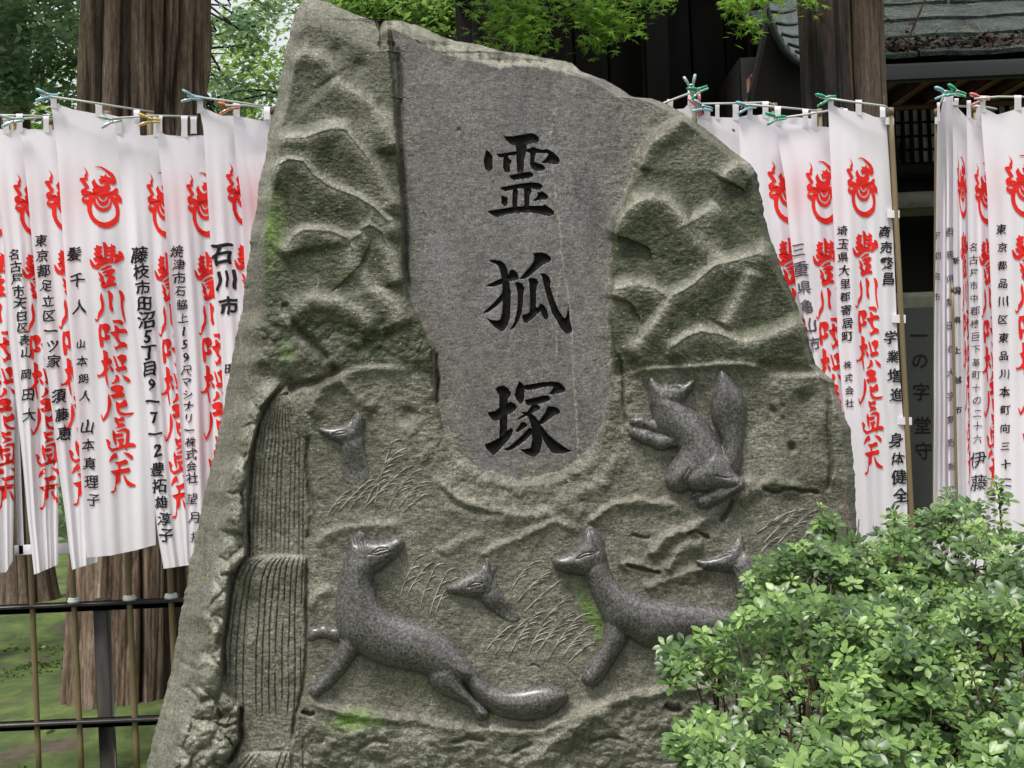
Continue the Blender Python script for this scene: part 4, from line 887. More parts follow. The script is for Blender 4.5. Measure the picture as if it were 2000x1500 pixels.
back_tree('evergreen_tree', 'dark feathery evergreen filling the top left corner', 'tree', -120, 900, 8.0, [(60, 60, 8.0, 150, 120, .7, 54), (40, 160, 7.8, 130, 60, .5, 30), (120, 30, 8.4, 80, 90, .5, 20), (-60, 0, 8, 140, 220, .7, 30)], 36, (.09, .09, .045), .060, M['cedarleaf'], 41, branches=12, tr_r=.14)
back_tree('evergreen_tree', 'thin dark evergreen between the big cedar and the stone, with bare drooping twigs', 'tree', 330, 900, 9.2, [(470, 60, 9.2, 50, 60, .4, 16), (450, 160, 9.0, 50, 40, .4, 8), (520, 190, 9.2, 40, 30, .4, 5), (540, 30, 9.4, 60, 50, .4, 7), (440, 220, 9.0, 40, 20, .3, 6)], 28, (.08, .08, .045), .055, M['cedarleaf'], 43, branches=26, tr_r=.08)
back_tree('broadleaf_tree', 'bright sunlit broadleaf tree seen above the stone top, left of the hall', 'tree', 800, 900, 12.5, [(800, 20, 12.5, 150, 60, 1., 70), (880, 40, 12.3, 50, 50, .5, 26), (700, -10, 12.5, 120, 50, 1., 34), (600, -30, 12.5, 100, 50, .8, 20)], 50, (.17, .17, .09), .085, M['farleaf'], 47, branches=16)
back_tree('broadleaf_tree', 'pale green broadleaf tree with sky showing through, behind the bare twigs', 'tree', 330, 900, 13.5, [(470, 120, 13.5, 90, 110, 1., 22), (430, 230, 13.2, 90, 50, .8, 20), (530, 120, 13.8, 60, 110, .8, 12), (300, 100, 14, 200, 160, .8, 20)], 34, (.17, .17, .10), .085, M['farleaf'], 53, branches=14)
back_tree('broadleaf_tree', 'far broadleaf tree behind the top left evergreen', 'tree', 40, 900, 14, [(60, 120, 14, 190, 160, 1., 44), (60, 260, 14, 190, 80, 1., 34)], 34, (.2, .2, .12), .09, M['farleaf'], 59)
back_tree('broadleaf_tree', 'tall broadleaf tree rising behind the copper roof building', 'tree', 1900, 900, 15, [(1900, -420, 15, 700, 260, 1.5, 150), (1700, -900, 15, 800, 300, 2.5, 110)], 30, (.3, .3, .2), .20, M['farleaf'], 67, tr_r=.2)
hg = thing('hedge_row', 'low dark shrubbery far behind the left banners', 'hedge', (-3.2, 17, 0))
C = np.stack([RNG.uniform(-12, 1.5, 420), RNG.uniform(15, 18, 420), RNG.uniform(0, 2.4, 420)], -1); v, f_, sh = leaf_cloud(C, 40, (.25, .25, .18), .13, 61); part('foliage', v, f_, M['cedarleaf'], hg, smooth=False, attrs={'shade': sh})

# ================================================================== SHRINE HALL AND ROOF
M['wood'] = simple('black_stained_timber', (.010, .008, .0075), .7, .4, 14, bump=.5, bd=.003, stretch=(1, 1, .12), spec=.2)
M['woodr'] = simple('reddish_old_timber', (.13, .060, .040), .65, .5, 14, bump=.5, bd=.003, stretch=(.15, 1, 1), spec=.3)
M['paper'] = simple('grimy_shoji_paper', (.50, .48, .46), .9, .3, 8)
M['plaster'] = simple('dark_grey_board', (.026, .027, .024), .8, .3, 9)
M['ledge'] = simple('weathered_ledge_stone', (.10, .095, .07), .8, .4, 12, bump=.4, bd=.004)
def copper():
    m, nt, P = newmat('wet_copper_sheet'); b = NB(nt); o = b.n('ShaderNodeTexCoord').outputs['Object']
    f = b.noise(o, 6, 6, .6); g = b.noise(o, 22, 5, .7)
    col = b.ramp(f, [(.3, (.016, .020, .019)), (.5, (.035, .044, .040)), (.72, (.09, .11, .095))])
    b.l(b.mix(b.ramp(b.noise(o, 3.1, 4, .6), [(.55, grey(0)), (.68, grey(.7))]), col, (.06, .095, .075)), P.inputs['Base Color'])
    b.l(b.ramp(g, [(.4, grey(.05)), (.62, grey(.28))]), P.inputs['Roughness']); P.inputs['Metallic'].default_value = .2
    b.l(b.bump(b.math('ADD', g, f), .6, .05), P.inputs['Normal']); return m
M['copper'] = copper(); M['copper_skylit'] = simple('skylit_wet_copper_sheet', (.20, .23, .22), .22, .5, 9, bump=.5, bd=.03, metal=.3); M['patina'] = simple('green_copper_trim', (.008, .012, .011), .5, .4, 20)  # gable copper made paler, painting in the sky it reflects
M['needles'] = simple('brown_needle_litter', (.060, .034, .022), .9, .6, 60, bump=1, bd=.02)
# --- dark hall in the middle background
hall = thing('shrine_hall', 'black timber shrine hall filling the background right of the stone top', 'hall', (1.4, 10.5, 0))
x0, x1, Yh = at(905, 400, 10.5)[0], at(1625, 400, 10.5)[0], 10.5
k = 0; x = x0
while x < x1:
    w = .26+.04*((k*7) % 3); v, f_ = bevbox((x+w/2, Yh+.012*((k*5) % 3), 3.0), (w-.012, .05, 6.2), .006); part('wall_plank', v, f_, M['wood'], hall); x += w; k += 1
for px in (1000, 1290, 1500):
    v, f_ = bevbox((at(px, 300, Yh-.2)[0], Yh-.15, 3.0), (.20, .20, 6.2), .02); part('post', v, f_, M['wood'], hall)
for z_ in (2.2, 3.3, 4.6):
    v, f_ = bevbox(((x0+x1)/2, Yh-.07, z_), (x1-x0, .10, .16), .01); part('rail', v, f_, M['wood'], hall)
v, f_ = bevbox(((x0+x1)/2, Yh-.5, 6.0), (x1-x0+.6, 2.2, .2), .02); part('eave', v, f_, M['wood'], hall)
v, f_ = bevbox(((x0+x1)/2, Yh+2.2, 3.0), (x1-x0, 4.2, 6.0), .02); part('hall_body', v, f_, M['wood'], hall)
# --- building with the copper roof on the right
sb = thing('shrine_building', 'small dark timber shrine building with wet copper sheet roof at upper right', 'building', (4.2, 9.0, 0))
Ye = 8.4
def roofpt(px, s):      # s metres up the slope from the eave line
    e = at(px, 118, Ye); return np.array([e[0], Ye+s*math.cos(R(31)), at(1850, 118, Ye)[2]+s*math.sin(R(31))])
nc = 7
for r_ in range(nc):
    s0 = r_*.36; xs = np.arange(at(1600, 118, Ye)[0]-.3+(r_ % 2)*.5, at(2100, 118, Ye)[0]+1.0, .92)
    for xa in xs:
        L = .40; th = .028; a = R(31); zb = at(1850, 118, Ye)[2]; up = R(31-3.5)
        n_ = 6; V_ = []
        for i in range(n_+1):
            for s_ in (0, L):
                for t_ in (0, th):
                    X_ = xa+.905*i/n_; wob = .006*math.sin(i*1.7+r_*2+xa*5)
                    Yp = Ye+s0*math.cos(a)+s_*math.cos(up)-t_*math.sin(up); Zp = zb+s0*math.sin(a)+s_*math.sin(up)+t_*math.cos(up)+.030+wob
                    V_.append((X_, Yp, Zp))
        F_ = []
        for i in range(n_):
            p = i*4; q = p+4; F_ += [[p+1, q+1, q+3, p+3], [p, p+2, q+2, q], [p, q, q+1, p+1], [p+2, p+3, q+3, q+2]]
        F_ += [[0, 1, 3, 2], [n_*4, n_*4+2, n_*4+3, n_*4+1]]
        part('roof_sheet', np.array(V_), F_, M['copper'], sb, smooth=False)
e0 = at(1600, 118, Ye)[0]-.3; e1 = at(2100, 118, Ye)[0]+1.9; ze = at(1850, 118, Ye)[2]
v, f_ = bevbox(((e0+e1)/2, Ye-.01, ze-.07), (e1-e0, .07, .11), .012); part('eave_board', v, f_, M['patina'], sb)
v, f_ = bevbox(((e0+e1)/2, Ye+.10, ze-.03), (e1-e0, .12, .02), .006); part('eave_underside', v, f_, M['woodr'], sb)
# needle litter along the lowest course
g = np.random.default_rng(77); n = 1500; xx = g.uniform(e0+.6, e1-.6, n); s_ = np.abs(g.normal(0, .14, n))+.05; c_ = np.stack([xx, Ye+s_*math.cos(R(31)), ze+s_*math.sin(R(31))+.055], -1)
v, f_, sh = leaf_cloud(c_, 1, (.01, .01, .004), .05, 78, flat=.5); o_ = part('needle_litter', v, f_, M['needles'], sb, smooth=False); o_['kind'] = 'stuff'
# soffit, rafters, beams
v, f_ = bevbox(((e0+e1)/2, Ye+.75, ze-.02), (e1-e0, 1.3, .03), .004, ); part('soffit', v, f_, M['woodr'], sb)
xr_ = e0+.1
while xr_ < e1:
    v, f_ = bevbox((xr_, Ye+.62, ze-.075), (.07, 1.1, .08), .006); part('rafter', v, f_, M['woodr'], sb); xr_ += .22
Yw = 9.3
for (pya, pyb, dy, mt) in ((140, 172, -.12, 'woodr'), (182, 212, -.06, 'woodr'), (322, 345, -.05, 'wood')):
    za, zb_ = at(1850, pya, Yw)[2], at(1850, pyb, Yw)[2]; v, f_ = bevbox(((e0+e1)/2, Yw+dy, (za+zb_)/2), (e1-e0, .14, za-zb_), .01); part('beam', v, f_, M[mt], sb)
for px in (1716, 1862):
    xp = at(px, 300, Yw)[0]; v, f_ = bevbox((xp, Yw-.05, 1.7), (.10, .14, 3.3), .012); part('post', v, f_, M['wood'], sb)
def shoji(pxa, pxb):
    xa, xb = at(pxa, 270, Yw)[0], at(pxb, 270, Yw)[0]; zt, zb_ = at(1795, 212, Yw)[2], at(1795, 318, Yw)[2]
    fr = bevbox(((xa+xb)/2, Yw+.03, (zt+zb_)/2), (xb-xa, .01, zt-zb_), .001); w_ = part('lattice_window', fr[0], fr[1], M['paper'], sb)
    n = 7
    for i in range(n+1):
        xq = xa+(xb-xa)*i/n; v, f_ = bevbox((xq, Yw, (zt+zb_)/2), (.020, .035, zt-zb_), .003); sub('lattice_bar', v, f_, M['wood'], w_, sb)
    for i in range(5):
        zq = zb_+(zt-zb_)*i/4; v, f_ = bevbox(((xa+xb)/2, Yw+.008, zq), (xb-xa, .03, .012), .002); sub('lattice_bar', v, f_, M['wood'], w_, sb)
shoji(1730, 1850); shoji(1870, 2010)
zt = at(1800, 345, Yw)[2]; v, f_ = bevbox(((e0+e1)/2, Yw+.10, zt/2), (e1-e0, .10, zt), .01); part('wall', v, f_, M['wood'], sb)
v, f_ = bevbox(((e0+e1)/2, Yw+2.2, 1.9), (e1-e0, 4.0, 3.6), .01); part('building_body', v, f_, M['wood'], sb)
zt, zb_ = at(1800, 378, 8.9)[2], at(1800, 415, 8.9)[2]
v, f_ = bevbox((at(1800, 400, 8.9)[0]+.2, 8.95, (zt+zb_)/2), (2.2, .35, zt-zb_), .02); part('stone_ledge', v, f_, M['ledge'], sb)
# the flared gable edge: curved copper rows running down to an upturned tip
gc = [(1496, -40), (1500, 0), (1507, 30), (1520, 62), (1537, 92), (1557, 113), (1580, 124), (1606, 127)]
G = np.array([at(px, py, 8.0) for px, py in gc]); tt = np.linspace(0, 1, len(G)); ti = np.linspace(0, 1, 31)
Gi = np.stack([np.interp(ti, tt, G[:, i]) for i in range(3)], -1)
for i in range(0, 30, 3):
    seg = Gi[i:i+4].copy(); wid = .62; V_ = []
    for j, p in enumerate(seg):
        t_ = (i+j)/30; d_ = np.array([.42, .50, .10+.25*(1-t_)])*wid*1.5
        for u_ in np.linspace(0, 1, 5):
            q = p+d_*u_; q[2] += -.06*math.sin(u_*math.pi)*1.0+.028*(j == 0)-.012*(j == 3); V_ += [q, q+np.array([0, .0, -.02])]
    F_ = []
    for j in range(3):
        for u_ in range(4):
            a = (j*5+u_)*2; b_2 = a+2; c_2 = a+10; F_ += [[a, b_2, c_2+2, c_2], [a+1, c_2+1, c_2+3, b_2+1]]
        a = j*10; F_ += [[a, a+10, a+11, a+1]]; a = j*10+8; F_ += [[a, a+1, a+11, a+10]]
    part('roof_sheet', np.array(V_), F_, M['copper_skylit'], sb)
for i in range(0, 30, 3):
    t_ = i/30; d_ = np.array([.42, .50, .10+.25*(1-t_)])*.93; q = [Gi[i]+d_*u_+[-.004, -.012, .030-.06*math.sin(u_*math.pi)] for u_ in np.linspace(0, 1, 6)]
    v, f_ = tube(np.array(q), .0085, 5); part('sheet_seam', v, f_, M['iron'], sb)
v, f_ = tube(Gi+np.array([-.02, -.02, -.02]), .020, 8); part('verge_trim', v, f_, M['patina'], sb)
v, f_ = tube(np.array([Gi[0]+[.55, .3, .4], Gi[15]+[.5, .3, .3], Gi[-1]+[.3, .3, .12]]), .02, 6); part('roof_wire', v, f_, M['iron'], sb)
V_ = np.array([at(1502, 30, 8.1), at(1560, 128, 8.1), at(1606, 135, 8.1), at(1606, 260, 8.1), at(1470, 200, 8.1), at(1500, 60, 8.1)]); V2 = V_+np.array([0, .3, 0]); n = len(V_)
part('gable_board', np.vstack([V_, V2]), [list(range(n)), list(range(n, 2*n))[::-1]]+[[i, i+n, (i+1) % n+n, (i+1) % n] for i in range(n)], M['wood'], sb, smooth=False)
v, f_ = tube(at([1497, 1490, 1478, 1468, 1462], [0, 60, 120, 165, 205], 7.9), .008, 6); o_ = part('hanging_cable', v, f_, M['iron']); tag(o_, 'dark cable drooping beside the flared roof edge above the banners', 'cable')
# thin twigs crossing the roof
v, f_ = tube(at([1806, 1790, 1775, 1772], [0, 40, 75, 112], 7.6), .006, 5); o_ = part('bare_twig', v, f_, M['twig']); tag(o_, 'thin bare twig hanging in front of the copper roof', 'twig')
# --- grey standing board with faint writing, seen in the gap between the banners
sg = thing('standing_board', 'dim grey standing board with faded brush writing in the gap between right banners', 'sign', tuple(at(1800, 980, 7.2)))
za, zb_ = at(1800, 600, 7.2)[2], at(1800, 1090, 7.2)[2]; xc = at(1800, 800, 7.2)[0]
v, f_ = bevbox((xc, 7.2, (za+zb_)/2), (.215, .04, za-zb_), .004); part('board', v, f_, M['plaster'], sg)
v, f_ = bevbox((xc, 7.25, zb_/2), (.16, .05, zb_+.1), .004); part('board_leg', v, f_, M['wood'], sg)
def font_tris(s, weight=0.0):
    c = bpy.data.curves.new('tmp', 'FONT'); c.body = s; c.size = 1; c.resolution_u = 2; c.offset = weight; c.align_x = 'CENTER'
    o = bpy.data.objects.new('tmp', c); COL.objects.link(o); bpy.context.view_layer.update(); m = o.to_mesh(); m.calc_loop_triangles()
    V = np.array([v.co[:2] for v in m.vertices]).reshape(-1, 2); T = np.array([t.vertices[:] for t in m.loop_triangles]).reshape(-1, 3)
    o.to_mesh_clear(); bpy.data.objects.remove(o); bpy.data.curves.remove(c); return V, T
_FC = {}
def glyph(ch, weight):
    k = (ch, weight)
    if k not in _FC:
        V, T = font_tris(ch, weight)
        if len(V):
            V = V-(V.max(0)+V.min(0))/2; P = [tuple(p) for p in V]
            for _ in range(2):
                nT = []; cache = {}
                def midp(a, c):
                    k_ = (min(a, c), max(a, c))
                    if k_ not in cache: cache[k_] = len(P); P.append(((P[a][0]+P[c][0])/2, (P[a][1]+P[c][1])/2))
                    return cache[k_]
                if max(math.dist(P[t[i]], P[t[(i+1) % 3]]) for t in T for i in range(3)) < .3: break
                for a, c, d in T.tolist():
                    ab, bc, ca = midp(a, c), midp(c, d), midp(d, a); nT += [[a, ab, ca], [ab, c, bc], [ca, bc, d], [ab, bc, ca]]
                T = np.array(nT)
            V = np.array(P)
        _FC[k] = (V, T)
    return _FC[k]
for ch, py in zip('一の字堂守', (655, 705, 765, 830, 880)):
    V, T = glyph(ch, .01); P3 = at(1795+V[:, 0]*36+(py-655)*.04, py-V[:, 1]*36, 7.178); part('faded_character', P3, T, M['wood'], sg, smooth=False)
v, f_ = bevbox((at(1810, 520, 7.6)[0], 7.7, at(1810, 520, 7.6)[2]/2-.1), (.5, .3, at(1810, 480, 7.6)[2]-.2), .03)
o_ = part('stone_plinth', v, f_, M['ledge']); tag(o_, 'dark stone plinth in the shade behind the gap between banners', 'plinth')

# ================================================================== FENCE at the left, continuing behind the stone
fe = thing('iron_fence', 'low dark iron fence with two rails and a square mossy post, left of the stone', 'fence', (-1.5, 5.42, 0))
Yf = 5.42; za = at(150, 1180, Yf)[2]; zb_ = at(150, 1409, Yf)[2]; xa, xb = at(-120, 1180, Yf)[0], at(2100, 1180, Yf)[0]
for z_ in (za, zb_):
    v, f_ = bevbox(((xa+xb)/2, Yf, z_), (xb-xa, .055, .013), .002); part('rail', v, f_, M['iron'], fe)
    v, f_ = bevbox(((xa+xb)/2, Yf+.024, z_-.018), (xb-xa, .006, .03), .001); part('rail_flange', v, f_, M['iron'], fe)
for px in (203, 900, 1560):
    xp = at(px, 1300, Yf+.06)[0]; v, f_ = bevbox((xp, Yf+.062, (za+.005)/2), (.055, .055, za+.01), .004); part('post', v, f_, M['post'], fe)

# ================================================================== BANNERS
def oxy(p, ox, oy, sx_, sy_=None):
    sy_ = sy_ or sx_; return [(ox+a*sx_, oy+c*sy_) for a, c in p]
_E = lambda p: oxy(p, 140, 310, .1)
_T = lambda p: oxy(p, 160, 465, 1/12)
_K = lambda p: oxy(p, 170, 560, 1/12)
_S = lambda p: oxy(p, 180, 670, 1/12)
_N = lambda p: oxy(p, 180, 740, 1/12)
_M = lambda p: oxy(p, 190, 810, .11)
EMB = [[_E([(215,145),(275,200),(318,270),(318,310),(302,345),(315,400),(255,430),(300,480),(348,550),(320,580),(285,605),(320,630),(380,635),(405,665),(412,650),(395,600),(430,560),(400,500),(385,460),(440,385),(480,470),(530,520),(600,540),(650,510),(640,475),(560,495),(540,440),(520,410),(570,370),(545,325),(600,335),(630,340),(655,290),(700,350),(790,385),(740,330),(640,230),(560,175),(435,160),(500,145),(580,150),(680,200),(800,280),(860,370),(872,450),(850,500),(800,510),(735,475),(755,540),(750,600),(715,620),(745,645),(800,625),(850,570),(900,580),(910,620),(895,680),(940,720),(975,770),(980,870),(940,860),(895,840),(925,930),(935,1050),(915,1220),(840,1300),(740,1350),(640,1355),(530,1320),(420,1240),(350,1140),(305,1020),(298,900),(240,865),(195,830),(195,770),(235,735),(190,690),(175,630),(205,590),(265,565),(200,470),(150,410),(165,370),(250,365),(245,320),(280,270),(260,200)]),
  _E([(410,840),(430,900),(480,970),(550,1020),(630,1035),(700,1020),(760,960),(775,900),(785,840),(830,900),(855,980),(865,1080),(840,1150),(740,1220),(640,1245),(540,1220),(460,1160),(410,1080),(388,980),(390,900)]),
  _E([(460,755),(490,780),(510,850),(570,910),(630,925),(690,900),(725,840),(722,770),(755,790),(745,870),(700,940),(630,965),(560,945),(500,890),(470,820)]),
  _E([(515,725),(540,730),(570,780),(610,805),(650,790),(670,735),(700,745),(680,800),(640,835),(600,840),(560,815),(525,770)]),
  _E([(235,770),(280,740),(325,745),(335,770),(315,800),(290,780),(255,795)]), _E([(815,715),(835,710),(860,750),(845,765),(820,740)])]]
REDCH = [
 [_T([(330,150),(390,180),(480,190),(470,250),(430,280),(480,300),(460,350),(440,380),(490,400),(500,440),(522,470),(510,300),(495,180),(485,85),(550,100),(590,160),(620,205),(680,200),(670,115),(720,160),(780,180),(795,230),(760,265),(800,310),(760,355),(850,380),(850,310),(900,300),(950,340),(985,420),(985,500),(930,520),(840,580),(770,605),(745,580),(600,590),(500,640),(420,700),(380,735),(260,705),(200,630),(170,480),(220,510),(290,600),(320,630),(380,575),(300,550),(255,460),(330,450),(265,345),(320,335),(275,240),(330,220)]),
  _T([(600,245),(660,270),(665,290),(620,275)]), _T([(600,330),(660,345),(670,375),(600,370)]), _T([(580,420),(660,430),(655,480),(580,470)]), _T([(725,450),(780,460),(750,560),(735,575),(748,490)])],
 [_T([(430,745),(500,700),(600,640),(680,635),(720,680),(640,700),(550,740),(480,765)])],
 [_T([(490,830),(470,815),(560,750),(680,715),(760,725),(790,765),(700,860),(780,910),(785,955),(720,1030),(800,1050),(820,1090),(795,1125),(700,1120),(620,1150),(530,1190),(470,1170),(430,1100),(470,1065),(380,940),(430,950),(370,780),(440,820),(520,920),(510,970),(560,1060),(600,960),(620,920),(560,910),(510,860),(590,840),(560,820)])],
 [_K([(330,120),(360,200),(400,380),(395,540),(350,650),(290,720),(260,800),(220,820),(180,780),(180,720),(210,765),(240,760),(255,620),(330,500),(330,400),(300,280),(305,200)])],
 [_K([(480,80),(530,90),(610,190),(605,270),(580,320),(590,430),(620,530),(605,590),(560,580),(520,500),(510,300)])],
 [_K([(735,80),(800,90),(860,170),(880,250),(850,360),(850,500),(905,800),(890,850),(830,680),(790,480),(780,250)])],
 [_K([(285,870),(340,880),(440,855),(510,880),(555,950),(530,1030),(450,1120),(520,1130),(550,1170),(530,1230),(440,1270),(385,1240),(385,1380),(350,1420),(305,1400),(275,1200),(265,1000)]), _K([(335,960),(390,1020),(415,1120),(415,1185),(360,1180),(325,1100)])],
 [_K([(590,780),(660,780),(760,770),(830,800),(865,850),(820,915),(760,870),(680,850),(620,850)])],
 [_K([(635,905),(700,910),(760,985),(900,985),(950,1050),(935,1090),(760,1095),(735,1150),(750,1220),(800,1290),(880,1300),(940,1350),(940,1420),(840,1420),(740,1450),(690,1490),(660,1470),(620,1350),(660,1405),(700,1395),(760,1330),(690,1270),(640,1170),(570,1110),(540,1060),(650,1040)])],
 [_S([(245,160),(300,165),(370,220),(370,350),(430,360),(470,420),(460,480),(380,510),(345,550),(395,600),(335,690),(360,850),(378,980),(355,1010),(310,850),(300,760),(130,805),(110,720),(150,750),(210,720),(270,640),(270,550),(200,410),(265,390),(260,260)])],
 [_S([(385,515),(430,530),(500,600),(510,650),(480,680),(430,640)])],
 [_S([(480,290),(530,310),(570,400),(620,550),(700,550),(660,430),(570,330),(680,260),(800,290),(805,400),(720,520),(800,550),(825,600),(790,635),(680,650),(620,675),(560,640),(530,605),(575,590),(530,450)])],
 [_S([(540,740),(600,750),(645,810),(635,880),(560,930),(480,975),(450,940),(510,900),(545,820)])],
 [_S([(690,715),(740,760),(850,810),(900,870),(890,920),(830,910),(750,850)])],
 [_N([(420,200),(520,150),(620,135),(720,170),(745,220),(700,310),(765,350),(770,400),(740,435),(600,445),(500,470),(420,380),(540,350),(545,305),(450,280)])],
 [_N([(380,340),(410,380),(450,500),(455,600),(420,740),(380,850),(300,960),(260,995),(230,960),(200,850),(215,815),(240,880),(260,925),(350,750),(365,600),(365,420)])],
 [_N([(545,515),(640,570),(700,540),(750,475),(800,500),(830,580),(820,640),(620,700),(680,770),(780,800),(970,780),(985,790),(910,850),(760,862),(650,850),(580,770),(555,640)])],
 [_M([(295,45),(340,50),(380,70),(430,38),(475,45),(490,80),(465,115),(375,120),(385,150),(440,145),(490,165),(500,200),(400,225),(310,250),(370,190),(320,140)])],
 [_M([(335,300),(430,250),(510,235),(570,270),(575,330),(560,500),(640,500),(690,540),(670,575),(540,575),(520,625),(500,620),(495,590),(400,615),(270,660),(190,590),(150,430),(200,440),(240,490),(215,560),(270,600),(380,570),(390,500),(350,450),(330,440),(400,430),(470,410),(480,450),(445,490),(460,530),(500,520),(515,330),(500,300),(440,295),(370,310)])],
 [_M([(275,265),(310,300),(330,340),(400,330),(460,330),(465,370),(400,400),(330,395),(345,540),(320,540),(280,440),(265,340)])],
 [_M([(205,840),(240,740),(300,680),(350,685),(365,760),(290,790),(220,845)])],
 [_M([(450,660),(560,680),(630,730),(640,780),(600,795),(540,740)])],
 [_M([(300,840),(400,830),(500,790),(545,820),(540,870),(410,905),(420,965),(560,935),(590,970),(570,1020),(410,1050),(410,1180),(340,1240),(335,1340),(300,1395),(240,1390),(245,1360),(300,1340),(320,1250),(325,1080),(225,1005),(370,970),(370,905)])],
 [_M([(455,1065),(490,1080),(540,1160),(600,1205),(680,1240),(675,1280),(600,1280),(530,1250),(490,1180)])]]
def tess(loops):
    """triangles of a polygon with holes, subdivided so that it can follow the folds; in red-text space (lean removed, centre 196)"""
    L3 = [[Vector((a, c, 0)) for a, c in lp] for lp in loops]; T = tessellate_polygon(L3); P = np.array([p for lp in loops for p in lp], float)
    T = [list(t) for t in T]; P = list(map(tuple, P)); done = False
    for _ in range(2):
        nT = []; cache = {}
        def midp(a, c):
            k = (min(a, c), max(a, c))
            if k not in cache: cache[k] = len(P); P.append(((P[a][0]+P[c][0])/2, (P[a][1]+P[c][1])/2))
            return cache[k]
        mx_ = max(math.dist(P[t[i]], P[t[(i+1) % 3]]) for t in T for i in range(3))
        if mx_ < 9: break
        for t in T:
            a, c, d = t; ab, bc, ca = midp(a, c), midp(c, d), midp(d, a); nT += [[a, ab, ca], [ab, c, bc], [ca, bc, d], [ab, bc, ca]]
        T = nT
    P = np.array(P); P[:, 0] -= 196+(P[:, 1]-385)*.077; P[:, 1] -= 385
    return P, np.array(T)
def merge(lst):
    V = []; T = []; o = 0
    for v, t in lst: V.append(v); T.append(t+o); o += len(v)
    return np.vstack(V), np.vstack(T)
EMB_T = merge([tess(p) for p in EMB]); RED_T = [merge([tess(p) for p in REDCH[a:c]]) for a, c in ((0, 3), (3, 6), (6, 9), (9, 14), (14, 17), (17, 22), (22, 24))]

PEGV = {}
def peg(px, py, Y, colour, ang, label, flip=1):
    """clothes peg: two sprung halves and a wire spring; ~7 cm long"""
    p = at(px, py, Y); t = thing('clothes_peg', label, 'clothes peg', tuple(p), 'clothes pegs holding the banner loops')
    L = .058
    def half(s):
        vs = []; fs = []
        prof = [(-.5, .004, .007), (-.42, .008, .0085), (-.25, .010, .0085), (-.05, .0062, .007), (.15, .0055, .0065), (.32, .0075, .006), (.45, .0055, .0055), (.5, .0035, .005)]
        for (u, w, h) in prof:
            z0 = .0015+max(0, -u)*.022
            for (yy, zz) in ((-w, z0), (w, z0), (w*.8, z0+h*.8), (-w*.8, z0+h*.8)): vs.append((u*L, yy*.9, s*zz))
        n = len(prof)
        for i in range(n-1):
            for k in range(4): fs.append([i*4+k, i*4+(k+1) % 4, i*4+4+(k+1) % 4, i*4+4+k])
        fs += [[3, 2, 1, 0], [n*4-4, n*4-3, n*4-2, n*4-1]]
        return np.array(vs), fs
    def sp():
        a = np.linspace(0, 6*math.pi, 40); return tube(np.stack([.0*a+.004*np.cos(a)+.0, np.linspace(-.008, .008, 40), .005*np.sin(a)], -1), .0011, 5)
    if 'm' not in PEGV: PEGV['m'] = (half(1), half(-1), sp())
    Rm = Matrix.Rotation(ang, 4, 'Y') @ Matrix.Rotation(R(15)*flip, 4, 'Z')
    for nm, (v, f_), mt in (('peg_half', PEGV['m'][0], PEG[colour]), ('peg_half', PEGV['m'][1], PEG[colour]), ('spring', PEGV['m'][2], M['wire'])):
        o = part(nm, v, f_, mt); o.parent = t
    t.rotation_euler = Rm.to_euler(); t.scale = (1.4, 1.4, 1.4); return t

